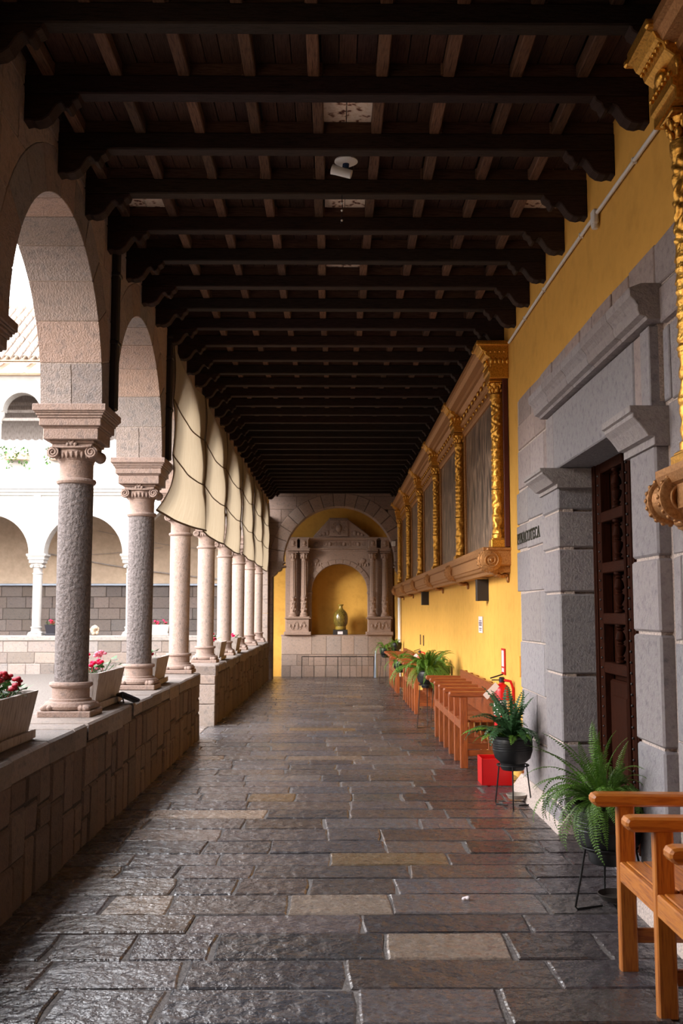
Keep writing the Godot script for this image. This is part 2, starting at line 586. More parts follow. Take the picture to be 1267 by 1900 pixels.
func build_floor() -> void:
	var bed := begin()
	for r in [[-6.0, 12.0], [12.0, 26.0], [26.0, 29.6]]:
		var a: float = r[0]
		var b: float = r[1]
		var y0 := floor_y(a) - 0.004
		var y1 := floor_y(b) - 0.004
		quad(bed, at(-2.6, y0, a), at(1.95, y0, a), at(1.95, y1, b), at(-2.6, y1, b))
		quad(bed, at(-2.6, y1 - 0.3, b), at(1.95, y1 - 0.3, b), at(1.95, y0 - 0.3, a), at(-2.6, y0 - 0.3, a))
	var fl := whole("floor", bed, M.joint, "corridor floor of worn grey stone slabs laid in crosswise rows", "floor", Vector3.ZERO, "", "structure")
	var base := [Color(0.112, 0.107, 0.114), Color(0.13, 0.12, 0.122), Color(0.085, 0.086, 0.097), Color(0.15, 0.136, 0.13), Color(0.112, 0.102, 0.103)]
	var rest := begin()
	var count := 0
	var d := -2.0
	while d < 29.3:
		var dep := rng.randf_range(0.29, 0.38)
		var x := -1.72 + rng.randf_range(-0.35, 0.0)
		while x < 1.7:
			var len_ := rng.randf_range(0.34, 0.95)
			if x + len_ > 1.5:
				len_ = 1.74 - x
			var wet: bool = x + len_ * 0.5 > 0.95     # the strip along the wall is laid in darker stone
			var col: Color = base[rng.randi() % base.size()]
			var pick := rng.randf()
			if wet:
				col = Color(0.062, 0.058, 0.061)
			elif pick < 0.06:
				col = Color(0.27, 0.225, 0.185)
			elif pick < 0.11:
				col = Color(0.22, 0.16, 0.1)
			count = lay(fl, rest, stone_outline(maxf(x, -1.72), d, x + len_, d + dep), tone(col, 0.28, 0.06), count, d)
			x += len_
		d += dep
	# smooth pale slabs of the passage between the two parapets
	for r in [[12.66, 13.2], [13.2, 13.72], [13.72, 14.16]]:
		for q in [[-2.5, -2.1], [-2.1, -1.73]]:
			count = lay(fl, rest, stone_outline(q[0], r[0], q[1], r[1]), tone(Color(0.3, 0.27, 0.25), 0.1, 0.03), count, r[0])
	var o := part(fl, "paving_stones", rest, M.paving)
	o.set_meta("kind", "stuff")


func lay(fl: Node3D, rest: SurfaceTool, outline: PackedVector2Array, col: Color, count: int, d: float) -> int:
	var proud := rng.randf_range(0.001, 0.007)
	if d > 2.9 and count < 290:
		var s := begin()
		s.set_color(col)
		paver(s, outline, proud)
		part(fl, "paving_stone", s, M.paving)
		return count + 1
	rest.set_color(col)
	paver(rest, outline, proud)
	return count


# ---------------------------------------------------------------- parapets
func build_parapets() -> void:
	for k in 2:
		var d0: float = [-6.0, 14.2][k]
		var d1: float = [12.62, 25.8][k]
		var s := begin()
		span(s, -2.2, PAR_X - 0.012, -0.35, PAR_T - 0.012, d0 + 0.03, d1 - 0.03, 0.0)
		var o := whole("parapet_wall", s, M.dark_joint, ["low stone parapet nearest the camera, under the first three columns", "low stone parapet beyond the passage, running to the far arch"][k], "parapet", Vector3.ZERO, "", "structure")
		var seen0: float = [2.2, 14.2][k]
		var U := Vector3(0, 0, -1)
		# capping stones
		var d := d0
		while d < d1 - 0.01:
			var l := rng.randf_range(0.32, 0.75)
			if d + l > d1 - 0.3:
				l = d1 - d
			var c := begin()
			c.set_color(tone(Color(0.215, 0.185, 0.17), 0.2, 0.04))
			var hgt := rng.randf_range(0.1, 0.15)
			var w := jit(0.01)
			slab(c, pv([-2.235, d + 0.006, PAR_X + 0.012 + w, d + 0.006 + jit(0.01), PAR_X + 0.012 + jit(0.012), d + l - 0.006, -2.235, d + l - 0.006]), at(0, 0, 0), Vector3(1, 0, 0), Vector3(0, 0, -1), PAR_T - hgt, PAR_T + jit(0.004), 0.014, false)
			if d + l > seen0:
				part(o, "capping_stone", c, M.andesite)
			d += l
		# face stones: uneven, mostly upright slabs
		var cells := []
		var x := seen0
		while x < d1 - 0.01:
			var w: float = minf(rng.randf_range(0.55, 1.0), d1 - x)
			if d1 - x - w < 0.3:
				w = d1 - x
			guillotine(x, 0.0, x + w, 0.675, 0.3, 0.3, cells)
			x += w
		var n := 0
		var far_face := begin()
		for r in cells:
			var c := begin() if n < 150 else far_face
			c.set_color(tone(Color(0.14, 0.105, 0.09), 0.2, 0.05))
			var by: float = floor_y(r[0]) - 0.03 if r[1] < 0.001 else r[1]
			slab(c, rect(r[0] + 0.005, by + 0.004, r[2] - 0.005, r[3] - 0.004, 0.006), Vector3(PAR_X - 0.02, 0, 0), U, Vector3.UP, 0.0, 0.022 + jit(0.008), 0.016, false, 0.004)
			if n < 150:
				part(o, "face_stone", c, M.andesite)
			n += 1
		if n > 150:
			part(o, "face_stones", far_face, M.andesite).set_meta("kind", "stuff")
		if k == 1:   # the three blocks of its end, seen through the passage
			for r in [[-0.06, 0.27, 0.42], [0.27, 0.545, 0.36], [0.545, 0.675, 0.4]]:
				for q in ([[-2.2, -1.9], [-1.9, PAR_X + 0.01]] if r[0] > 0.5 else [[-2.2, -1.95], [-1.95, PAR_X + 0.01]]):
					var c := begin()
					c.set_color(tone(Color(0.36, 0.3, 0.27), 0.1, 0.04))
					slab(c, rect(q[0] + 0.004, r[0] + 0.004, q[1] - 0.004, r[1] - 0.004, 0.004), at(0, 0, d0 + 0.02), Vector3.RIGHT, Vector3.UP, 0.0, 0.024, 0.009)
					part(o, "end_block", c, M.andesite)


# ---------------------------------------------------------------- arcade wall over the columns
func bay_center(i: int) -> float:   # of the arch that begins at column i
	return COL0 + BAY * (i + 0.5)


func build_arcade() -> void:
	var top := 4.75
	var s := begin()
	var U := Vector3(0, 0, -1)
	var bays := range(-1, 8)
	for i in bays:
		var c := bay_center(i)
		var o := pv([c - BAY / 2, SPRING, c - ARCH_R - 0.006, SPRING])
		o.append_array(arc_points(Vector2(c, SPRING), ARCH_R + 0.006, PI, 0, 28))
		o.append_array(pv([c + BAY / 2, SPRING, c + BAY / 2, top, c - BAY / 2, top]))
		slab(s, o, Vector3(WALL_LO, 0, 0), U, Vector3.UP, 0.0, WALL_L - 0.007 - WALL_LO, 0.0, true)
	span(s, WALL_LO, WALL_L - 0.007, -0.3, top, -6.0, bay_center(-1) - BAY / 2, 0)
	var wall := whole("wall_left", s, M.mortar, "dark stone arcade wall with round arches along the courtyard", "wall", Vector3.ZERO, "", "structure")
	var rest := begin()
	for i in bays:
		var c := bay_center(i)
		var own: bool = i <= 2
		var lim := rect(c - BAY / 2 + 0.004, SPRING, c + BAY / 2 - 0.004, top)
		var hue := [Color(0.34, 0.265, 0.235), Color(0.32, 0.275, 0.255), Color(0.29, 0.26, 0.25), Color(0.35, 0.265, 0.23)]
		# voussoirs
		var m := 11
		for k in m:
			var a0 := PI - PI * k / m - 0.005
			var a1 := PI - PI * (k + 1) / m + 0.005
			var ring := arc_points(Vector2(c, SPRING), ARCH_R, a0, a1, 5)
			var outer := arc_points(Vector2(c, SPRING), 1.335, a1, a0, 5)
			ring.append_array(outer)
			var cut := Geometry2D.intersect_polygons(ring, lim)
			var colour: Color = hue[(k * 7 + i * 3 + 8) % 4]
			for x_part in ([[WALL_LO, -1.915], [-1.909, WALL_L]] if (k == 0 or k == m - 1) else [[WALL_LO, WALL_L]]):
				var v := begin() if own else rest
				v.set_color(tone(colour, 0.1, 0.05))
				for poly in cut:
					ashlar(v, poly, x_part[0], x_part[1])
				if own:
					part(wall, "voussoir", v, M.andesite)
		# courses of the spandrels
		var disc := arc_points(Vector2(c, SPRING), 1.34, 0, TAU, 48)
		var y := SPRING
		var row := 0
		while y < top - 0.01:
			var hgt := minf(0.34, top - y)
			var x := c - BAY / 2 + (0.0 if row % 2 == 0 else -0.35)
			while x < c + BAY / 2 - 0.01:
				var l := rng.randf_range(0.55, 0.85)
				for piece in Geometry2D.intersect_polygons(rect(x + 0.005, y + 0.005, x + l - 0.005, y + hgt - 0.005), lim):
					for poly in Geometry2D.clip_polygons(piece, disc):
						if absf(area2(poly)) < 0.004:
							continue
						var v := begin() if own else rest
						v.set_color(tone(Color(0.38, 0.3, 0.26), 0.1, 0.05))
						ashlar(v, poly, WALL_L - 0.1, WALL_L)
						if own:
							part(wall, "ashlar_block", v, M.andesite)
				x += l
			y += hgt
			row += 1
	part(wall, "masonry", rest, M.andesite).set_meta("kind", "stuff")


func ashlar(s: SurfaceTool, outline: PackedVector2Array, x0: float, x1: float, bev := 0.004, rough := 0.0) -> void:   # outline in (d, y), from x0 to the dressed face at x1
	if x1 > x0:
		slab(s, outline, Vector3(x0, 0, 0), Vector3(0, 0, -1), Vector3.UP, 0.0, x1 - x0, bev, false, rough)
		return
	var turned := PackedVector2Array()
	for p in outline:
		turned.append(Vector2(-p.x, p.y))
	slab(s, turned, Vector3(x0, 0, 0), Vector3(0, 0, 1), Vector3.UP, 0.0, x0 - x1, bev, false, rough)


# ---------------------------------------------------------------- timber ceiling
func corbel_shape() -> PackedVector2Array:
	var p := pv([0, 0, 0, -0.155, 0.03, -0.148, 0.06, -0.157, 0.1, -0.15, 0.135, -0.125, 0.16, -0.085, 0.18, -0.058, 0.2, -0.05, 0.214, -0.062, 0.226, -0.082, 0.243, -0.084, 0.255, -0.068, 0.262, -0.045, 0.29, -0.028, 0.3, 0])
	p.reverse()
	return p


func build_ceiling() -> void:
	var s := begin()
	for k in 6:      # the deck above the boards, rising a little with the ceiling
		var a := -6.0 + k * 5.8
		var b := a + 5.8
		slab(s, pv([-2.6, a, 2.2, a, 2.2, b, -2.6, b]), Vector3.ZERO, Vector3.RIGHT, Vector3(0, 0, -1), beam_y(b) + 0.24, beam_y(b) + 0.5, 0.0, true)
	var ceil_ := whole("ceiling", s, M.dark_paint, "dark timber ceiling of crosswise beams with boards between joists", "ceiling", Vector3.ZERO, "", "structure")
	var dark := Color(0.028, 0.017, 0.013)
	var brown := Color(0.125, 0.071, 0.046)
	var joists := []
	for k in range(-4, 5):
		joists.append(-0.105 + 0.365 * k)
	var beams := []
	var d := 4.577 - BEAM_STEP * 14
	while d < 25.9:
		beams.append(d)
		d += BEAM_STEP
	var far_joists := begin()
	var far_boards := begin()
	var far_planks := begin()
	for i in beams.size():
		d = beams[i]
		var y := beam_y(d)
		var b := begin()
		b.set_color(tone(dark, 0.2, 0.05))
		span(b, WALL_L - 0.05, WALL_R + 0.05, y, y + 0.108, d, d + 0.1, 0.008)
		part(ceil_, "beam", b, M.old_wood_x)
		for side in [1.0, -1.0]:
			var c := begin()
			c.set_color(tone(Color(0.035, 0.021, 0.016), 0.2, 0.05))
			var shape := corbel_shape()
			if side < 0:
				for j in shape.size():
					shape[j].x = -shape[j].x
				shape.reverse()
			prism(c, shape, Transform3D(Basis.IDENTITY, Vector3(WALL_L if side > 0 else WALL_R, y, -d)), -0.1, 0.0, 0.006)
			part(ceil_, "corbel", c, M.old_wood_x)
		if i == beams.size() - 1:
			break
		var e: float = beams[i + 1]
		var near: bool = d > 2.4 and d < 11.0
		var yj := y + 0.108
		for k in joists.size():
			var j := begin() if near else far_joists
			j.set_color(tone(brown, 0.35, 0.05))
			var x: float = joists[k] + jit(0.012)
			span(j, x - 0.032, x + 0.032, yj, yj + 0.08, d + 0.001, e + 0.02, 0.006)
			if near:
				part(ceil_, "joist", j, M.old_wood_z)
		for k in joists.size() + 1:
			var x0: float = WALL_L if k == 0 else joists[k - 1] + 0.03
			var x1: float = WALL_R if k == joists.size() else joists[k] - 0.03
			var f := begin() if near else far_boards
			f.set_color(tone(Color(0.075, 0.042, 0.03), 0.25, 0.05))
			span(f, x0, x1, yj - 0.002, yj + 0.08, e + 0.012, e + 0.035, 0.0)   # blocking board on the next beam
			if near:
				part(ceil_, "blocking_board", f, M.old_wood_x)
			var painted: bool = (k == 5 and absf(d - 5.25) < 0.2) or ((k == 5 or k == 9 or k == 1) and absf(d - 6.6) < 0.2) or (k == 5 and absf(d - 7.95) < 0.2)
			var pieces := 2 if painted else 3
			var cuts := [x0]
			for q in pieces - 1:
				cuts.append(lerpf(x0, x1, (q + 1.0 + jit(0.18)) / pieces))
			cuts.append(x1)
			for q in pieces:
				var own: bool = d > 2.4 and d < 9.6
				var p := begin() if own else far_planks
				p.set_color(tone(Color(0.75, 0.72, 0.7), 0.1, 0.02) if painted else tone(Color(0.065, 0.034, 0.025), 0.3, 0.08))
				var lift := rng.randf_range(0.0, 0.006)
				span(p, cuts[q] + 0.002, cuts[q + 1] - 0.002, yj + 0.08 + lift, yj + 0.11, d + 0.02, e + 0.03, 0.003)
				if own:
					part(ceil_, "painted_plank" if painted else "plank", p, M.painted_board if painted else M.old_wood_z)
	part(ceil_, "joists", far_joists, M.old_wood_z).set_meta("kind", "stuff")
	part(ceil_, "blocking_boards", far_boards, M.old_wood_x).set_meta("kind", "stuff")
	part(ceil_, "planks", far_planks, M.old_wood_z).set_meta("kind", "stuff")


# ---------------------------------------------------------------- ochre wall and stone doorway
func build_right_wall() -> void:
	var s := begin()
	span(s, WALL_R, 2.25, -0.6, 5.2, -6.0, 5.4, 0)
	span(s, WALL_R, 2.25, -0.7, 5.2, 7.32, 29.42, 0)
	span(s, WALL_R, 2.25, 2.6, 5.2, 5.4, 7.32, 0)
	whole("wall_right", s, M.ochre, "long ochre yellow plaster wall on the right of the corridor", "wall", Vector3.ZERO, "", "structure")
	var b := begin()
	span(b, -2.3, 2.3, -0.4, 5.2, -6.3, -6.0, 0)
	whole("wall_back", b, M.ochre, "plain wall closing the corridor behind the viewer", "wall", Vector3.ZERO, "", "structure")


func build_portal() -> void:
	var grey_ := Color(0.29, 0.27, 0.275)
	var rosy := Color(0.34, 0.28, 0.265)
	var bedding := begin()
	for r in [[7.26, 8.99, 0.0, 3.44, 1.662], [4.02, 5.46, 0.0, 3.18, 1.69], [4.02, 7.4, 3.2, 3.44, 1.662], [5.05, 7.4, 2.62, 3.3, 1.662]]:
		span(bedding, r[4], WALL_R + 0.01, r[2], r[3], r[0], r[1], 0)
	for r in [[7.29, 7.77], [5.06, 5.43]]:
		span(bedding, 1.634, 2.0, 0.0, 2.4, r[0], r[1], 0)
	var p := whole("trim_1", bedding, M.pale_mortar, "carved grey stone doorway surround set in the ochre wall", "doorway", Vector3.ZERO, "", "structure")
	# wall stones either side, front at 1.648, in uneven courses
	var far_rows := [0.12, 0.5, 0.88, 1.295, 1.72, 2.09, 2.315, 2.62]
	for i in far_rows.size() - 1:
		var y0: float = far_rows[i]
		var y1: float = far_rows[i + 1]
		var cut: float = [8.05, 8.3, 7.95, 8.1, 8.5, 8.6, 8.55][i]
		for q in [[7.81, cut], [cut, 9.0 + jit(0.03) + (0.08 if i > 3 else -0.05)]]:
			if q[1] - q[0] > 0.1:
				block(p, q[0], q[1], y0, y1, 1.66, 1.648, tone(grey_, 0.12, 0.03))
	for rw in [[2.62, 2.98, [7.42, 7.85, 8.4, 8.97]], [2.98, 3.22, [7.8, 8.2, 8.95]], [3.2, 3.45, [4.02, 4.55, 5.05, 5.5, 5.85, 6.3, 6.62, 7.05, 7.5, 7.9, 8.35, 8.9]], [3.0, 3.2, [4.02, 4.6, 5.0]]]:
		for i in rw[2].size() - 1:
			block(p, rw[2][i], rw[2][i + 1], rw[0], rw[1], 1.66, 1.65, tone(rosy, 0.12, 0.05))
	for rw in [[0.12, 0.5, [4.02, 4.55, 5.0]], [0.5, 0.92, [4.02, 4.7, 5.0]], [0.92, 1.4, [4.02, 4.5, 5.0]], [1.4, 1.83, [4.02, 4.62, 4.88, 5.0]], [1.83, 2.02, [4.02, 4.75, 5.0]], [2.02, 2.6, [4.02, 4.4, 4.72, 5.0]], [2.6, 3.0, [4.02, 4.45, 4.93, 5.04]]]:
		for i in rw[2].size() - 1:
			block(p, rw[2][i], rw[2][i + 1], rw[0], rw[1], 1.69, 1.68, tone(grey_, 0.1, 0.03))
	# pilasters: courses that run round into the reveal
	for side in 2:
		var d0: float = [7.25, 5.03][side]
		var d1: float = [7.79, 5.47][side]
		var ys: Array = [[0.0, 0.16, 0.62, 1.1, 1.685, 2.005, 2.28, 2.46], [0.0, 0.16, 0.87, 1.44, 1.825, 2.4]][side]
		for i in ys.size() - 1:
			var s := begin()
			s.set_color(tone(grey_, 0.1, 0.03))
			var grow := 0.03 if i == 0 else 0.0
			span(s, 1.618 - grow + jit(0.004), 2.0, ys[i] + 0.008, ys[i + 1] - 0.008, d0 - grow + jit(0.003), d1 + grow + jit(0.01), 0.011)
			part(p, "pilaster_block", s, M.portal)
		var cp := begin()
		cp.set_color(tone(Color(0.31, 0.285, 0.285), 0.05, 0.02))
		var y0: float = [2.44, 2.385][side]
		var ch := 2.585 - y0
		var o := pv([2.0, y0, 1.605, y0, 1.605, y0 + 0.2 * ch, 1.575, y0 + 0.23 * ch, 1.56, y0 + 0.35 * ch, 1.53, y0 + 0.55 * ch, 1.5, y0 + 0.7 * ch, 1.5, y0 + 0.8 * ch, 1.485, y0 + 0.83 * ch, 1.485, y0 + ch, 2.0, y0 + ch])
		prism(cp, o, Transform3D.IDENTITY, -d1 - 0.05, -d0 + 0.045, 0.004)
		part(p, "capital", cp, M.portal)
	# lintel, its end strips, the cornice
	var l := begin()
	l.set_color(Color(0.27, 0.258, 0.268))
	span(l, 1.62, 2.0, 2.588, 3.015, 5.36, 7.36, 0.008)
	part(p, "lintel", l, M.portal)
	for q in [[5.05, 5.2, 1.612, 0.0], [5.2, 5.355, 1.625, 1.0]]:
		var e := begin()
		e.set_color(tone(rosy if q[3] > 0.5 else grey_, 0.04, 0.02))
		span(e, q[2], WALL_R, 2.588, 3.015, q[0] + 0.002, q[1] - 0.002, 0.006)
		part(p, "lintel_end_stone", e, M.portal)
	var e2 := begin()
	e2.set_color(tone(grey_, 0.05, 0.02))
	span(e2, 1.622, WALL_R, 2.588, 3.015, 7.37, 7.62, 0.008)
	part(p, "lintel_end_stone", e2, M.portal)
	var cuts := [4.97, 5.42, 6.0, 6.55, 7.15, 7.66]
	for i in cuts.size() - 1:
		var c := begin()
		c.set_color(tone(Color(0.29, 0.26, 0.26), 0.08, 0.03))
		prism(c, pv([1.72, 3.025, 1.585, 3.025, 1.575, 3.04, 1.545, 3.05, 1.535, 3.075, 1.535, 3.1, 1.52, 3.125, 1.5, 3.145, 1.495, 3.19, 1.56, 3.215, 1.72, 3.215]), Transform3D.IDENTITY, -cuts[i + 1] + 0.004, -cuts[i] - 0.004, 0.004)
		part(p, "cornice_stone", c, M.portal)
	# pale rendered footing
	var ft := begin()
	for q in [[7.2, 9.0], [4.0, 5.5]]:
		prism(ft, pv([1.72, 0.0, 1.56, 0.0, 1.57, 0.05, 1.64, 0.14, 1.72, 0.14]), Transform3D.IDENTITY, -q[1], -q[0], 0.004)
	part(p, "footing", ft, M.pale_mortar)
	var th := begin()
	th.set_color(Color(0.2, 0.19, 0.2))
	span(th, 1.7, 2.25, -0.2, 0.06, 5.47, 7.26, 0.01)
	part(p, "threshold", th, M.portal)
	# room beyond, closed
	var rm := begin()
	span(rm, 2.25, 2.3, -0.2, 2.9, 5.2, 7.5, 0)
	part(p, "backing", rm, M.dark_paint)
	build_door()
	# raised lettering on the far stones
	var t := TextMesh.new()
	var f := SystemFont.new()
	f.font_names = PackedStringArray(["Droid Serif"])
	f.font_weight = 400
	t.font = f
	t.font_size = 32
	t.text = "PINACOTECA"
	t.pixel_size = 0.0042
	t.depth = 0.005
	t.material = M.bronze_letter
	var box := t.get_aabb()
	var sign_ := put(self, numbered("lettering"), t, Transform3D(Basis(Vector3(0, 0, 1) * (1.0 / box.size.x), Vector3(0, 0.095 / box.size.y, 0), Vector3(-1, 0, 0)), Vector3(1.643, 2.19, -8.53)))
	tag(sign_, "dark bronze letters reading PINACOTECA on the pale stones left of the doorway", "sign")


func block(p: Node3D, d0: float, d1: float, y0: float, y1: float, back: float, front: float, col: Color) -> void:
	var s := begin()
	s.set_color(col)
	ashlar(s, rect(d0 + 0.01, y0 + 0.009, d1 - 0.01, y1 - 0.009, 0.007), back + 0.03, front + jit(0.004), 0.006, 0.001)
	part(p, "wall_stone", s, M.portal)


func build_door() -> void:
	var door := thing("door_1", "tall dark wooden door with turned spindles inside the stone doorway", "door", Vector3.ZERO, "", "structure")
	var back := begin()
	span(back, 1.95, 2.0, 0.06, 2.75, 5.47, 7.26, 0)
	part(door, "backboard", back, M.door_wood_y)
	for leaf in 2:
		var a: float = [6.37, 5.47][leaf]
		var b: float = [7.25, 6.35][leaf]
		for q in [[b - 0.2, b - 0.005], [a + 0.005, a + 0.1]]:
			var s := begin()
			span(s, 1.87, 1.95, 0.07, 2.6, q[0], q[1], 0.008)
			for e in [0.05, 0.1]:
				span(s, 1.855, 1.88, 0.07, 2.6, q[0] + (q[1] - q[0]) * (0.2 + e * 5), q[0] + (q[1] - q[0]) * (0.3 + e * 5), 0.006)
			part(door, "stile", s, M.door_wood_y)
			var n := begin()
			for k in 36:
				ball(n, at(1.867, 0.16 + k * 0.067, q[0] + (q[1] - q[0]) * 0.12), Vector3.ONE * 0.009, 6, 4)
			part(door, "studs", n, M.dark_paint)
		for y in [0.12, 1.13, 1.465, 1.815, 2.17, 2.52]:
			var s := begin()
			span(s, 1.875, 1.95, y, y + 0.075, a + 0.1, b - 0.2, 0.006)
			part(door, "rail", s, M.door_wood_z)
		var pn := begin()
		span(pn, 1.9, 1.95, 0.24, 1.09, a + 0.14, b - 0.24, 0.012)
		span(pn, 1.89, 1.91, 0.34, 0.99, a + 0.22, b - 0.32, 0.02)
		part(door, "panel", pn, M.door_wood_y)
		for row in [[1.205, 1.465], [1.54, 1.815], [1.89, 2.17], [2.245, 2.52]]:
			for k in 1:
				var s := begin()
				var x := a + 0.1 + (b - a - 0.3) * 0.5
				var h: float = row[1] - row[0]
				var prof := []
				for q in [[0.012, 0], [0.026, 0.02], [0.026, 0.07], [0.014, 0.1], [0.022, 0.16], [0.012, 0.2], [0.024, 0.32], [0.028, 0.44], [0.014, 0.49], [0.02, 0.52], [0.014, 0.55], [0.028, 0.62], [0.022, 0.76], [0.012, 0.83], [0.022, 0.87], [0.014, 0.91], [0.026, 0.95], [0.026, 1.0]]:
					prof.append(Vector2(q[0] * 1.25, q[1] * h))
				lathe(s, at(1.91, row[0], x), prof, 10)
				part(door, "spindle", s, M.door_wood_y)


# ---------------------------------------------------------------- transverse arch and back wall
func build_far_end() -> void:
	var c := Vector2(0.13, 2.83)
	var r := 1.45
	var o := pv([WALL_L, -0.4, -1.58, -0.4, -1.58, 2.83, c.x - r, 2.83])
	o.append_array(arc_points(c, r, PI, 0, 40))
	o.append_array(pv([1.66, 2.83, 1.66, -0.4, WALL_R, -0.4, WALL_R, 5.1, WALL_L, 5.1]))
	var s := begin()
	slab(s, o, at(0, 0, ARCH_D + 0.45), Vector3.RIGHT, Vector3.UP, 0.0, 0.44, 0.0, true)
	var w := whole("wall_far_arch", s, M.dark_joint, "dark stone wall with a wide round arch across the far end of the corridor", "archway", Vector3.ZERO, "", "structure")
	var m := 17
	for k in m:
		var ring := arc_points(c, r - 0.012, PI - PI * k / m - 0.003, PI - PI * (k + 1) / m + 0.003, 5)
		ring.append_array(arc_points(c, r + 0.34, PI - PI * (k + 1) / m + 0.003, PI - PI * k / m - 0.003, 5))
		var v := begin()
		v.set_color(tone(Color(0.3, 0.23, 0.2), 0.1, 0.05))
		for poly in Geometry2D.intersect_polygons(ring, rect(WALL_L, 2.83, WALL_R, 4.95)):
			slab(v, poly, at(0, 0, ARCH_D + 0.46), Vector3.RIGHT, Vector3.UP, 0.0, 0.47, 0.012)
		part(w, "voussoir", v, M.andesite)
	var disc := arc_points(c, r + 0.345, 0, TAU, 60)
	var y := 2.83
	while y < 4.9:
		var x := WALL_L + rng.randf_range(-0.3, 0)
		while x < WALL_R:
			var l := rng.randf_range(0.5, 0.8)
			for piece in Geometry2D.intersect_polygons(rect(x + 0.003, y + 0.003, x + l - 0.003, y + 0.337), rect(WALL_L, 2.8, WALL_R, 4.95)):
				for poly in Geometry2D.clip_polygons(piece, disc):
					if absf(area2(poly)) > 0.006:
						var v := begin()
						v.set_color(tone(Color(0.26, 0.195, 0.17), 0.12, 0.05))
						slab(v, poly, at(0, 0, ARCH_D + 0.1), Vector3.RIGHT, Vector3.UP, 0.0, 0.105, 0.006)
						part(w, "ashlar_block", v, M.andesite)
			x += l
		y += 0.34
	for q in [[-1.69, -1.585], [1.665, 1.72]]:
		y = -0.3
		while y < 2.8:
			var h := rng.randf_range(0.3, 0.45)
			var v := begin()
			v.set_color(tone(Color(0.24, 0.18, 0.155), 0.12, 0.05))
			span(v, q[0], q[1], y + 0.003, minf(y + h, 2.83) - 0.003, ARCH_D - 0.005, ARCH_D + 0.46, 0.006)
			part(w, "jamb_block", v, M.andesite)
			y += h
	# stepped brackets that carry the arch
	for side in [-1.0, 1.0]:
		var b := begin()
		b.set_color(Color(0.26, 0.2, 0.17))
		var x0 := -1.62 if side < 0 else 1.7
		var reach := 0.37 if side < 0 else 0.16
		var prof := [[0.0, 2.42], [0.1, 2.45], [0.35, 2.53], [0.42, 2.58], [0.62, 2.6], [0.72, 2.64], [0.72, 2.68], [1.0, 2.7], [1.0, 2.735], [0.8, 2.75], [0.8, 2.78], [0.92, 2.8], [0.92, 2.84], [0.0, 2.84]]
		var shape := PackedVector2Array()
		for q in prof:
			shape.append(Vector2(x0 - side * q[0] * reach, q[1]))
		prism(b, shape, Transform3D.IDENTITY, -ARCH_D - 0.46, -ARCH_D + 0.03, 0.005)
		part(w, "bracket", b, M.andesite)
	# corner pier between the two arcades
	var p := begin()
	p.set_color(Color(0.5, 0.43, 0.4))
	for i in 9:
		span(p, -2.25, WALL_L - 0.002, 0.79 + i * 0.36, 0.79 + (i + 1) * 0.36 - 0.006, 25.78, 26.5, 0.006)
	part(w, "corner_pier", p, M.andesite)
	var b2 := begin()
	span(b2, -2.7, WALL_R + 0.6, -0.7, 5.2, BACK_D, BACK_D + 0.4, 0)
	whole("wall_back_ochre", b2, M.ochre, "ochre plaster wall behind the altarpiece", "wall", Vector3.ZERO, "", "structure")
	var roof := begin()
	span(roof, -24.0, -2.2, 4.7, 4.9, 26.75, BACK_D + 0.4, 0)
	span(roof, -2.2, 2.2, 4.95, 5.2, 26.0, BACK_D + 0.4, 0)
	whole("ceiling_far_wing", roof, M.dark_paint, "dark ceiling over the far wing of the cloister", "ceiling", Vector3.ZERO, "", "structure")


# ---------------------------------------------------------------- courtyard
func wing_center(k: int) -> float:
	return -7.8 + 2.45 * k


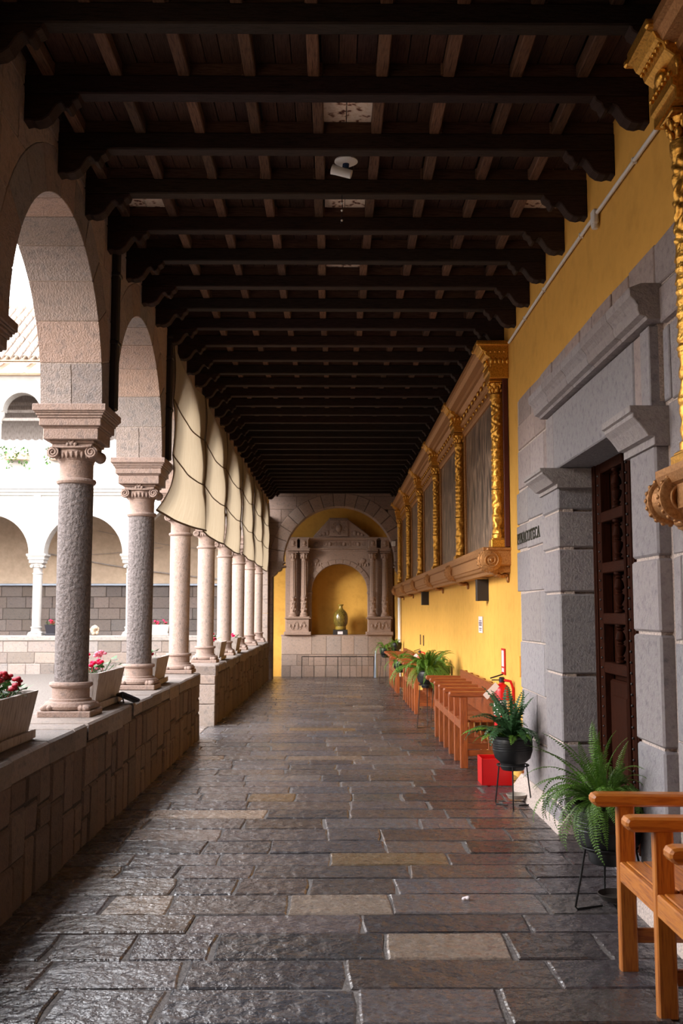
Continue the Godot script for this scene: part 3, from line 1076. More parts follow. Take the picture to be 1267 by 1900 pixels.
func build_courtyard() -> void:
	var g := begin()
	quad(g, at(-26, -0.05, -8), at(-2.2, -0.05, -8), at(-2.2, -0.05, 26.4), at(-26, -0.05, 26.4))
	quad(g, at(-26, -0.26, 26.3), at(-2.2, -0.26, 26.3), at(-2.2, -0.26, 30), at(-26, -0.26, 30))
	whole("ground", g, M.gravel, "pale gravel of the sunlit courtyard", "ground", Vector3.ZERO, "", "structure")
	# facade of the far wing: round arches below, a gallery of small arches above
	var s := begin()
	var o := pv([-24.0, SPRING])
	for k in range(-6, 2):
		var c := wing_center(k) + 1.225
		var r := 1.03
		if k == 1:      # the last arch is wider, up to the corner pier
			c = -3.74
			r = 1.4
		o.append(Vector2(c - r, SPRING))
		o.append_array(arc_points(Vector2(c, SPRING), r, PI, 0, 24))
	o.append_array(pv([-2.2, SPRING, -2.2, 6.0, -24.0, 6.0]))
	slab(s, o, at(0, 0, FAR_D + 0.42), Vector3.RIGHT, Vector3.UP, 0.0, 0.42, 0.0, true)
	var up := pv([-24.0, 6.85])
	for k in range(-14, 6):
		var c := -8.3 + 1.225 * k
		if c > -2.4 or c < -23:
			continue
		up.append(Vector2(c - 0.5, 6.85))
		up.append_array(arc_points(Vector2(c, 6.85), 0.5, PI, 0, 16))
	up.append_array(pv([-2.2, 6.85, -2.2, 7.8, -24.0, 7.8]))
	slab(s, up, at(0, 0, FAR_D + 0.36), Vector3.RIGHT, Vector3.UP, 0.0, 0.36, 0.0, true)
	var f := whole("wall_far_wing", s, M.limewash, "bright whitewashed two-storey arcade wing across the courtyard", "facade", Vector3.ZERO, "", "structure")
	var cn := begin()
	prism(cn, pv([0, 4.6, 0.05, 4.6, 0.05, 4.66, 0.1, 4.68, 0.1, 4.74, 0.14, 4.76, 0.14, 4.8, 0, 4.8]), Transform3D(Basis(Vector3(0, 0, 1), Vector3.UP, Vector3(-1, 0, 0)), at(0, 0, FAR_D)), 2.2, 24.0, 0.0)
	part(f, "string_course", cn, M.limewash)
	for k in range(-6, 1):
		var lz := begin()
		span(lz, wing_center(k) - 0.09, wing_center(k) + 0.09, SPRING, 4.6, FAR_D - 0.03, FAR_D, 0.0)
		part(f, "pilaster_strip", lz, M.limewash)
	for k in range(-14, 6):
		var c := -8.3 + 1.225 * (k + 0.5)
		if c > -2.4 or c < -23:
			continue
		var cl := begin()
		lathe(cl, at(c, 5.62, FAR_D + 0.14), [Vector2(0.1, 0), Vector2(0.1, 0.06), Vector2(0.06, 0.09), Vector2(0.055, 0.9), Vector2(0.075, 0.92), Vector2(0.06, 0.96), Vector2(0.1, 1.05), Vector2(0.13, 1.12), Vector2(0.13, 1.24), Vector2(0, 1.24)], 12)
		part(f, "gallery_column", cl, M.limewash)
	var scal := pv([-24.0, 5.6, -2.2, 5.6])
	var x := -2.2
	while x > -24.0:
		scal.append_array(pv([x, 6.1, x - 0.08, 6.14, x - 0.16, 6.1]))
		x -= 0.2
	var sc := begin()
	slab(sc, scal, at(0, 0, FAR_D + 0.34), Vector3.RIGHT, Vector3.UP, 0.0, 0.06, 0.0, true)
	part(f, "gallery_screen", sc, M.limewash)
	var inner := begin()
	span(inner, -24, -2.2, 5.2, 7.8, FAR_D + 2.0, FAR_D + 2.2, 0)
	span(inner, -24, -2.2, 7.72, 7.8, FAR_D + 0.3, FAR_D + 2.2, 0)
	for i in 3:
		span(inner, -24, -2.2, 6.7 + i * 0.3, 6.78 + i * 0.3, FAR_D + 0.6 + i * 0.4, FAR_D + 0.7 + i * 0.4, 0)
	part(f, "gallery_interior", inner, M.concrete)
	# eaves and tiled roof
	var ev := begin()
	span(ev, -24, -1.5, 7.8, 7.86, FAR_D - 0.12, FAR_D + 0.4, 0.01)
	part(f, "eaves_beam", ev, M.beige_plaster)
	for i in 14:
		var rf := begin()
		rf.set_color(Color(0.7, 0.6, 0.5))
		bx(rf, at(-12.4 + i * 0.72, 8.03, FAR_D - 0.1), Vector3(0.09, 0.1, 1.1), 0.01, Basis(Vector3.RIGHT, 0.45))
		part(f, "rafter_end", rf, M.pale_stone)
	var under := begin()
	quad(under, at(-24, 8.05, FAR_D - 0.62), at(-1.5, 8.05, FAR_D - 0.62), at(-1.5, 10.6, FAR_D + 3.0), at(-24, 10.6, FAR_D + 3.0))
	quad(under, at(-24, 7.99, FAR_D - 0.62), at(-24, 10.54, FAR_D + 3.0), at(-1.5, 10.54, FAR_D + 3.0), at(-1.5, 7.99, FAR_D - 0.62))
	part(f, "roof_boarding", under, M.beige_plaster)
	var slope := atan2(2.55, 3.62)
	var more := begin()
	for i in 88:
		var tx := -1.7 - i * 0.235
		for j in 12:
			var own: bool = tx < -7.3 and tx > -10.2
			if not own and j > 0:
				continue
			var t := begin() if own else more
			t.set_color(tone(Color(0.3, 0.24, 0.205), 0.15, 0.06))
			var length := 0.43 if own else 4.4
			barrel(t, Transform3D(Basis(Vector3.RIGHT, slope), at(tx + jit(0.008), 8.1 + j * 0.36 * sin(slope) + jit(0.004), FAR_D - 0.66 + j * 0.36 * cos(slope))), 0.1, length)
			if own:
				part(f, "roof_tile", t, M.roof_tile)
	part(f, "roof_tiles", more, M.roof_tile).set_meta("kind", "stuff")
	# parapet of the far wing and the old wall behind it
	var pr := begin()
	span(pr, -24, -2.25, -0.3, 0.9, FAR_D - 0.04, FAR_D + 0.5, 0)
	var pw := whole("parapet_far", pr, M.mortar, "low parapet of pale stone blocks across the courtyard", "parapet", Vector3.ZERO, "", "structure")
	var cells := []
	for row in [[-0.08, 0.22], [0.22, 0.5], [0.5, 0.8]]:
		x = -13.6
		while x < -2.6:
			var l := rng.randf_range(0.35, 0.75)
			cells.append([x, row[0], x + l, row[1]])
			x += l
	for r in cells:
		var v := begin()
		v.set_color(tone(Color(0.23, 0.2, 0.185), 0.3, 0.06))
		slab(v, rect(r[0] + 0.006, r[1] + 0.006, r[2] - 0.006, r[3] - 0.006, 0.006), at(0, 0, FAR_D - 0.03), Vector3.RIGHT, Vector3.UP, 0.0, 0.035, 0.01)
		part(pw, "parapet_block", v, M.pale_stone)
	var cap := begin()
	cap.set_color(Color(0.3, 0.275, 0.26))
	span(cap, -24, -2.25, 0.8, 0.93, FAR_D - 0.09, FAR_D + 0.55, 0.015)
	part(pw, "capping", cap, M.pale_stone)
	var iw := begin()
	span(iw, -24, -2.7, -0.6, 2.3, BACK_D + 0.03, BACK_D + 0.6, 0)
	var old := whole("wall_far_wing_old", iw, M.dark_joint, "old wall of fitted grey stone blocks behind the far arcade", "wall", Vector3.ZERO, "", "structure")
	for row in 7:
		var y0 := 0.0 + row * 0.33
		x = -14.4 + rng.randf_range(0, 0.3)
		while x < -2.8:
			var l := rng.randf_range(0.45, 0.8)
			var v := begin()
			v.set_color(tone(Color(0.19, 0.163, 0.153), 0.22, 0.05))
			slab(v, rect(x + 0.004, y0 + 0.004, x + l - 0.004, y0 + 0.326, 0.004), at(0, 0, BACK_D + 0.04), Vector3.RIGHT, Vector3.UP, 0.0, 0.04, 0.012)
			part(old, "wall_block", v, M.andesite)
			x += l
	var up2 := begin()
	span(up2, -24, -2.7, 2.3, 5.2, BACK_D + 0.05, BACK_D + 0.6, 0)
	part(old, "upper_plaster", up2, M.beige_plaster)
	var ld := begin()
	span(ld, -24, -2.7, 2.3, 2.36, BACK_D - 0.12, BACK_D + 0.1, 0.01)
	part(old, "ledge", ld, M.steel)
	for q in [[-8.9, 3.35, -2.9, 2.45, 0.02], [-8.9, 3.2, -5.0, 3.42, 0.008], [-6.9, 3.9, -3.0, 3.3, 0.008]]:
		var cb := begin()
		var pts := []
		for i in 9:
			var t := i / 8.0
			pts.append(at(lerpf(q[0], q[2], t), lerpf(q[1], q[3], t) - sin(PI * t) * 0.1, BACK_D - 0.05))
		tube(cb, pts, q[4], 6)
		part(old, "cable", cb, M.concrete)
	# plain wing on the left side of the court, outside the picture: it shuts off the low sky
	var lw := begin()
	span(lw, -26.5, -24, -0.3, 5.2, -8, 29, 0)
	prism(lw, pv([-27.5, 5.1, -23.4, 5.1, -27.5, 6.6]), Transform3D.IDENTITY, -29, 8, 0)
	var nw := begin()
	span(nw, -24, WALL_LO - 0.02, -0.3, 5.2, -8, 1.9, 0)
	whole("wall_near_wing", nw, M.beige_plaster, "plain wing of the cloister on the viewer's side of the courtyard", "facade", Vector3.ZERO, "", "structure")
	whole("wall_left_wing", lw, M.limewash, "plain whitewashed wing on the far left of the courtyard", "facade", Vector3.ZERO, "", "structure")


func barrel(s: SurfaceTool, t: Transform3D, r: float, l: float) -> void:   # a half-round clay tile lying along -z, its lower end at the origin
	var n := 6
	s.set_smooth_group(3)
	for k in n:
		var a := PI * k / n
		var b := PI * (k + 1) / n
		var p := Vector3(cos(a) * r, sin(a) * r, 0)
		var q := Vector3(cos(b) * r, sin(b) * r, 0)
		var e := Vector3(0, 0, -l)
		quad(s, t * p, t * (p * 0.85 + e), t * (q * 0.85 + e), t * q)
		quad(s, t * (p * 0.84), t * (q * 0.84), t * (q * 0.7 + e), t * (p * 0.7 + e))
	s.set_smooth_group(-1)
	for k in n:
		var a := PI * k / n
		var b := PI * (k + 1) / n
		var p := Vector3(cos(a) * r, sin(a) * r, 0)
		var q := Vector3(cos(b) * r, sin(b) * r, 0)
		quad(s, t * p, t * q, t * (q * 0.84), t * (p * 0.84))


# ---------------------------------------------------------------- columns
func spiral(s: SurfaceTool, c: Vector3, u: Vector3, v: Vector3, r0: float, r1: float, turns: float, thick: float, n := 26) -> void:
	var pts := []
	for i in n + 1:
		var t := float(i) / n
		var a := t * turns * TAU
		var r := lerpf(r0, r1, t)
		pts.append(c + u * cos(a) * r + v * sin(a) * r)
	tube(s, pts, thick, 6, thick * 0.8)


func make_column(label: String, pos: Vector3) -> Node3D:
	var t := thing("stone_column", label, "column", pos, "columns of the near arcade")
	var s := begin()
	bx(s, Vector3(0, 0.022, 0), Vector3(0.38, 0.046, 0.38), 0.006)
	part(t, "plinth", s, M.carved)
	s = begin()
	lathe(s, Vector3.ZERO, [Vector2(0.16, 0.045), Vector2(0.183, 0.055), Vector2(0.19, 0.075), Vector2(0.18, 0.1), Vector2(0.15, 0.108), Vector2(0.15, 0.122), Vector2(0.135, 0.128), Vector2(0.134, 0.2), Vector2(0.14, 0.205), Vector2(0.152, 0.212), Vector2(0.157, 0.225), Vector2(0.152, 0.24), Vector2(0.12, 0.245)], 32)
	for a in 4:
		var g := Basis(Vector3.UP, PI / 4 + a * PI / 2)
		ball(s, g * Vector3(0, 0.062, 0.2), Vector3(0.036, 0.028, 0.045), 9, 5, g)
		ball(s, g * Vector3(0.03, 0.064, 0.185), Vector3(0.022, 0.024, 0.03), 8, 5, g)
		ball(s, g * Vector3(-0.03, 0.064, 0.185), Vector3(0.022, 0.024, 0.03), 8, 5, g)
	part(t, "base", s, M.carved)
	s = begin()
	lathe(s, Vector3.ZERO, [Vector2(0.121, 0.24), Vector2(0.122, 0.6), Vector2(0.125, 1.1), Vector2(0.126, 1.69)], 36)
	part(t, "shaft", s, M.rough_shaft)
	s = begin()
	lathe(s, Vector3.ZERO, [Vector2(0.12, 1.685), Vector2(0.138, 1.692), Vector2(0.146, 1.708), Vector2(0.14, 1.724), Vector2(0.122, 1.73), Vector2(0.121, 1.74), Vector2(0.122, 1.84), Vector2(0.128, 1.85), Vector2(0.122, 1.86)], 32)
	part(t, "necking", s, M.carved)
	s = begin()
	lathe(s, Vector3.ZERO, [Vector2(0.122, 1.85), Vector2(0.135, 1.87), Vector2(0.16, 1.925), Vector2(0.155, 1.95), Vector2(0.14, 1.96)], 28)
	bx(s, Vector3(0, 1.968, 0), Vector3(0.3, 0.026, 0.3), 0.006)
	bx(s, Vector3(0, 1.99, 0), Vector3(0.33, 0.024, 0.33), 0.006)
	var cap := part(t, "capital", s, M.carved)
	for f in [1.0, -1.0]:
		for side in [1.0, -1.0]:
			s = begin()
			var c := Vector3(side * 0.14, 1.912, f * 0.15)
			spiral(s, c, Vector3(0, 1, 0), Vector3(-side, 0, 0), 0.043, 0.008, 2.0, 0.0085)
			lathe(s, c - Vector3(0, 0, f * 0.012), [Vector2(0, -0.01), Vector2(0.045, -0.01), Vector2(0.045, 0.008), Vector2(0, 0.008)], 16, Vector3.ONE, Basis(Vector3.RIGHT, PI / 2))
			part(cap, "volute", s, M.carved)
		s = begin()
		tube(s, [Vector3(-0.14, 1.955, f * 0.152), Vector3(-0.07, 1.948, f * 0.164), Vector3(0.07, 1.948, f * 0.164), Vector3(0.14, 1.955, f * 0.152)], 0.01, 6)
		for k in 7:
			var a := (k - 3) * 0.24
			ball(s, Vector3(sin(a) * 0.15, 1.906 - absf(a) * 0.006, f * cos(a) * 0.148), Vector3(0.013, 0.036, 0.014), 7, 5)
		part(cap, "leaf_band", s, M.carved)
		s = begin()
		for q in [[0, 0, 0.02], [0.028, -0.008, 0.016], [-0.028, -0.008, 0.016], [0.012, 0.016, 0.014], [-0.012, 0.016, 0.014]]:
			ball(s, Vector3(q[0], 1.975 + q[1], f * 0.165), Vector3(q[2], q[2], 0.014), 7, 5)
		part(cap, "fleuron", s, M.carved)
	for side in [1.0, -1.0]:   # bolsters between the volutes
		s = begin()
		lathe(s, Vector3(side * 0.14, 1.912, 0), [Vector2(0.043, -0.14), Vector2(0.03, -0.05), Vector2(0.036, 0.0), Vector2(0.03, 0.05), Vector2(0.043, 0.14)], 14, Vector3.ONE, Basis(Vector3.RIGHT, PI / 2))
		part(cap, "bolster", s, M.carved)
	s = begin()
	var steps := [[0.4, 2.0, 2.083], [0.418, 2.083, 2.096], [0.45, 2.096, 2.152], [0.47, 2.152, 2.17], [0.492, 2.17, 2.188], [0.512, 2.188, 2.2], [0.532, 2.2, 2.25]]
	for q in steps:
		bx(s, Vector3(0, (q[1] + q[2]) / 2, 0), Vector3(q[0], q[2] - q[1] + 0.001, q[0]), 0.005)
	part(t, "impost", s, M.carved)
	return t


func build_columns() -> void:
	var words := ["stone column at the left edge of the view, only its moulded impost showing", "nearest full column, rough grey shaft beside the pink potted flower", "second full column, rough grey shaft left of the first blind", "third column, smooth pinkish shaft just before the passage", "fourth column, first one on the far parapet beside the passage", "fifth column, pale shaft with a planter behind its base", "sixth column, pale shaft under the fourth blind", "seventh column, slender in the distance under the fifth blind", "eighth and farthest column of the arcade, next to the corner pier"]
	var first: Node3D
	for i in range(0, 9):
		var pos := at(COL_X, PAR_T, COL0 + BAY * i)
		var c: Node3D
		var label: String = words[i]
		if i == 0:
			first = make_column(label, pos)
			c = first
		else:
			c = copy_of(first, pos, label)
		if i > 2:
			(c.get_node("shaft") as MeshInstance3D).set_surface_override_material(0, M.smooth_shaft)
	var far := ["white column of the far arcade at the very edge of the courtyard view", "white column of the far arcade seen left of the nearest column", "white column of the far arcade half hidden behind the second full column"]
	for k in range(-3, 2):
		var c := copy_of(first, at(wing_center(k), 0.93, FAR_D + 0.22), far[maxi(k + 1, 0)] if k >= -1 else "white column of the far arcade standing left of the picture's edge")
		c.set_meta("group", "columns of the far arcade")
		c.scale = Vector3(0.95, 0.945, 0.95)
		for p in c.find_children("*", "MeshInstance3D", true, false):
			(p as MeshInstance3D).set_surface_override_material(0, M.limewash)


# ---------------------------------------------------------------- blinds
func build_blinds() -> void:
	var words := ["nearest canvas blind, its lower corner blown outwards", "second canvas blind from the viewer", "third canvas blind from the viewer", "fourth canvas blind from the viewer", "fifth canvas blind from the viewer", "farthest canvas blind, beside the dark arch"]
	for i in 6:
		var d0 := 10.12 + BAY * i
		var wide := 2.46 if i < 5 else 2.3
		var t := thing("canvas_blind", "%s, hung inside the arches" % words[i], "blind", at(0, 0, d0), "canvas blinds along the arcade")
		var nu := 18
		var nv := 27
		var top := 4.27
		var low := 2.56
		var pts := []
		var ph := i * 1.7
		for v in nv + 1:
			var row := []
			var fv := float(v) / nv
			for u in nu + 1:
				var fu := float(u) / nu
				var edge := sin(PI * fu)
				var y := lerpf(top - 0.1 * edge, low - 0.03 * edge, fv)
				var x := -1.642 + 0.006 * sin(fu * 7.0 + ph + fv * 2.0) * fv + 0.003 * sin(fu * 17.0 + fv * 5.0 + ph)
				var third := fposmod(fv * 3.0, 1.0)
				x += 0.018 * sin(PI * third)
				var z := -wide * fu
				if fv > 0.667:
					var k := (fv - 0.667) * 3.0
					if i == 0:
						x -= 0.17 * k * k * (1.0 - fu)
						z += 0.08 * k * k * (1.0 - fu)
					x += 0.03 * k * sin(ph + 2.0)
					z += 0.07 * sin(PI * k) * (1.0 - 2.0 * fu) * -0.9
				row.append(Vector3(x, y, z))
			pts.append(row)
		var s := begin()
		s.set_smooth_group(1)
		for v in nv:
			for u in nu:
				quad(s, pts[v + 1][u], pts[v + 1][u + 1], pts[v][u + 1], pts[v][u])
		part(t, "canvas", s, M.sailcloth)
		for v in [9, 18, 27]:
			var line := []
			for u in nu + 1:
				line.append(pts[v][u] + Vector3(0.008, 0, 0))
			var rd := begin()
			tube(rd, line, 0.008 if v < 27 else 0.011, 6)
			part(t, "batten" if v < 27 else "hem", rd, M.strap)
		for u in [0, nu]:
			var line := []
			for v in nv + 1:
				line.append(pts[v][u])
			var rd := begin()
			tube(rd, line, 0.005, 5)
			part(t, "side_cord", rd, M.strap)
		for u in [0, nu]:
			var rp := begin()
			tube(rp, [pts[0][u], pts[0][u] + Vector3(-0.03, 0.06, 0)], 0.008, 5)
			part(t, "hook", rp, M.iron)


# ---------------------------------------------------------------- gilded frames
func relief_column() -> ArrayMesh:   # leafy top, scaled middle, cartouche below
	var s := begin()
	var n := 28
	var m := 150
	var h := 1.435
	var pts := []
	for j in m + 1:
		var y := float(j) / m
		var row := []
		for k in n:
			var a := TAU * k / n
			var r := 0.055
			if y < 0.03 or y > 0.965:
				r = 0.068
			elif y < 0.32:
				r += 0.007 * sin(a * 3 + sin(y * 40) * 1.4) * sin(y * 62) + 0.006 * absf(sin(a * 2 + y * 30))
				r += 0.006 if absf(sin((y - 0.16) * 20)) < 0.25 else 0.0
			elif y < 0.36:
				r = 0.062 + 0.006 * sin((y - 0.32) * 200)
			elif y < 0.64:
				var ty := (y - 0.36) * 28.0
				var cell := floorf(ty)
				var f := ty - cell
				var ka := absf(sin(a * 4 + (PI / 2 if int(cell) % 2 else 0.0)))
				r += 0.012 * (1.0 - f) * ka
			elif y < 0.67:
				r = 0.056
			else:
				r += 0.009 * sin(a * 4 + sin(y * 55) * 2.2 + y * 20) * cos(y * 75) + 0.004 * sin(a * 7 - y * 90)
			row.append(Vector3(sin(a) * r, y * h, cos(a) * r))
		pts.append(row)
	s.set_smooth_group(1)
	for j in m:
		for k in n:
			var l := (k + 1) % n
			quad(s, pts[j][k], pts[j][l], pts[j + 1][l], pts[j + 1][k])
	return done(s, M.gilding)


func frame_capital() -> ArrayMesh:
	var s := begin()
	lathe(s, Vector3.ZERO, [Vector2(0.05, 0), Vector2(0.07, 0.008), Vector2(0.05, 0.02), Vector2(0.055, 0.05), Vector2(0.085, 0.11), Vector2(0.07, 0.12)], 16)
	for ring in 2:
		for k in 8:
			var b := Basis(Vector3.UP, TAU * (k + ring * 0.5) / 8)
			ball(s, b * Vector3(0, 0.045 + ring * 0.035, 0.062 + ring * 0.012), Vector3(0.018, 0.028, 0.014), 7, 5, b * Basis(Vector3.RIGHT, 0.3))
			ball(s, b * Vector3(0, 0.07 + ring * 0.035, 0.078 + ring * 0.012), Vector3(0.014, 0.01, 0.012), 6, 4, b)
	bx(s, Vector3(0, 0.13, 0), Vector3(0.17, 0.022, 0.17), 0.005)
	return done(s, M.gilding)


func scroll_bracket() -> ArrayMesh:   # centred on the drum; the wall lies towards +x
	var s := begin()
	var z := Basis(Vector3.RIGHT, PI / 2)
	for q in [[0.09, 0.06], [-0.09, 0.06]]:
		lathe(s, Vector3(0, 0, q[0]), [Vector2(0, -0.028), Vector2(0.098, -0.028), Vector2(0.112, -0.02), Vector2(0.116, 0), Vector2(0.112, 0.02), Vector2(0.098, 0.028), Vector2(0, 0.028)], 26, Vector3.ONE, z)
		for k in 20:
			var a := TAU * k / 20
			ball(s, Vector3(cos(a) * 0.112, sin(a) * 0.112, q[0]), Vector3.ONE * 0.013, 6, 4)
	lathe(s, Vector3.ZERO, [Vector2(0.098, -0.07), Vector2(0.085, -0.03), Vector2(0.082, 0), Vector2(0.085, 0.03), Vector2(0.098, 0.07)], 24, Vector3.ONE, z)
	for side in [1.0, -1.0]:
		spiral(s, Vector3(0, 0, side * 0.12), Vector3(0, 1, 0), Vector3(1, 0, 0), 0.085, 0.012, 2.2, 0.01, 36)
		ball(s, Vector3(0, 0, side * 0.118), Vector3(0.022, 0.022, 0.016), 8, 5)
	bx(s, Vector3(0.16, 0.03, 0), Vector3(0.3, 0.17, 0.22), 0.012)
	bx(s, Vector3(0.14, 0.115, 0), Vector3(0.36, 0.03, 0.26), 0.008)
	for k in 6:   # leaf under the scroll
		var t := k / 5.0
		ball(s, Vector3(0.03 + t * 0.13, -0.11 - 0.05 * sin(t * 2.2), 0), Vector3(0.04, 0.024, 0.075 - t * 0.045), 8, 5)
	ball(s, Vector3(0.19, -0.19, 0), Vector3(0.02, 0.04, 0.02), 7, 5)
	return done(s, M.aged_gilding)


func build_frames() -> void:
	var col := relief_column()
	var cap := frame_capital()
	var scr := scroll_bracket()
	gilded_frame("gilded frame holding five tall dark paintings above the benches", [9.9, 12.88, 15.86, 18.84, 21.82, 24.8], col, cap, scr)
	gilded_frame("nearer gilded frame cut by the right edge, its carved end beside the doorway", [1.48, 4.46], col, cap, scr)


func gilded_frame(label: String, ds: Array, col: Mesh, cap: Mesh, scr: Mesh) -> void:
	var a: float = ds[0] - 0.06
	var b: float = ds[ds.size() - 1] + 0.06
	var t := thing("gilded_frame", label, "picture frame", Vector3.ZERO)
	var s := begin()
	prism(s, pv([1.72, 1.93, 1.6, 1.93, 1.575, 1.915, 1.55, 1.92, 1.54, 1.95, 1.515, 1.963, 1.505, 1.99, 1.49, 1.995, 1.49, 2.1, 1.47, 2.11, 1.455, 2.15, 1.455, 2.18, 1.72, 2.18]), Transform3D.IDENTITY, -b, -a, 0.003)
	part(t, "shelf", s, M.aged_gilding)
	for i in ds.size():
		var d: float = ds[i]
		var c := put(t, "bracket", scr, Transform3D(Basis.from_scale(Vector3(0.95, 0.95, 0.95)), at(1.525, 2.05, d)))
		s = begin()
		bx(s, at(1.62, 2.215, d), Vector3(0.17, 0.08, 0.18), 0.006)
		bx(s, at(1.62, 2.26, d), Vector3(0.15, 0.02, 0.15), 0.006)
		part(t, "pedestal", s, M.gilding)
		put(t, "column", col, Transform3D(Basis(Vector3.UP, i * 1.1), at(1.62, 2.268, d)))
		put(t, "capital", cap, Transform3D(Basis.IDENTITY, at(1.62, 3.7, d)))
		# entablature block breaking forward over the column
		s = begin()
		prism(s, pv([1.72, 3.845, 1.53, 3.845, 1.53, 3.9, 1.515, 3.91, 1.515, 3.95, 1.54, 3.96, 1.53, 4.05, 1.49, 4.08, 1.48, 4.11, 1.45, 4.13, 1.435, 4.16, 1.41, 4.17, 1.41, 4.225, 1.72, 4.225]), Transform3D.IDENTITY, -d - 0.15, -d + 0.15, 0.006)
		for k in 7:
			for y in [3.975, 4.11]:
				ball(s, at(1.515 - (y - 3.975) * 0.3, y, d - 0.13 + k * 0.0433), Vector3.ONE * 0.014, 6, 4)
		ball(s, at(1.52, 4.02, d), Vector3(0.03, 0.04, 0.06), 8, 6)
		for e in [-0.15, 0.15]:
			for k in 5:
				ball(s, at(1.5 + k * 0.045, 4.11, d + e), Vector3.ONE * 0.013, 6, 4)
				ball(s, at(1.55 + k * 0.04, 4.02, d + e), Vector3(0.02, 0.035, 0.014), 6, 4)
			bx(s, at(1.56, 4.185, d + e * 1.1), Vector3(0.32, 0.035, 0.04), 0.008)
		part(t, "entablature_block", s, M.gilding)
		if i == ds.size() - 1:
			break
		var e2: float = ds[i + 1]
		s = begin()
		prism(s, pv([1.72, 3.78, 1.67, 3.78, 1.66, 3.81, 1.64, 3.82, 1.64, 3.89, 1.62, 3.9, 1.61, 3.93, 1.635, 3.95, 1.62, 4.02, 1.58, 4.07, 1.55, 4.075, 1.54, 4.105, 1.48, 4.12, 1.455, 4.16, 1.43, 4.17, 1.43, 4.215, 1.72, 4.215]), Transform3D.IDENTITY, -e2 + 0.14, -d - 0.14, 0.0)
		var ent := part(t, "entablature", s, M.aged_gilding)
		s = begin()
		var n := 11
		for k in n:
			var z := lerpf(d + 0.28, e2 - 0.28, k / (n - 1.0))
			ball(s, at(1.615, 3.99, z), Vector3(0.018, 0.03, 0.045), 7, 4)
			ball(s, at(1.632, 3.855, z), Vector3(0.016, 0.022, 0.03), 6, 4)
		for k in 60:
			ball(s, at(1.625, 3.92, lerpf(d + 0.18, e2 - 0.18, k / 59.0)), Vector3(0.013, 0.013, 0.018), 5, 3)
		part(ent, "carved_frieze", s, M.gilding)
		s = begin()
		span(s, 1.69, 1.715, 2.17, 3.82, d + 0.05, e2 - 0.05, 0)
		part(t, "painting", s, M.painting, Transform3D.IDENTITY)
		for q in [d + 0.1, e2 - 0.1]:
			s = begin()
			span(s, 1.66, 1.71, 2.18, 3.82, q - 0.02, q + 0.02, 0.008)
			part(t, "side_moulding", s, M.aged_gilding)
	for q in [a - 0.03, b + 0.03]:
		s = begin()
		span(s, 1.665, 1.715, 2.18, 3.85, q - 0.02, q + 0.02, 0.004)
		part(t, "end_board", s, M.maroon)


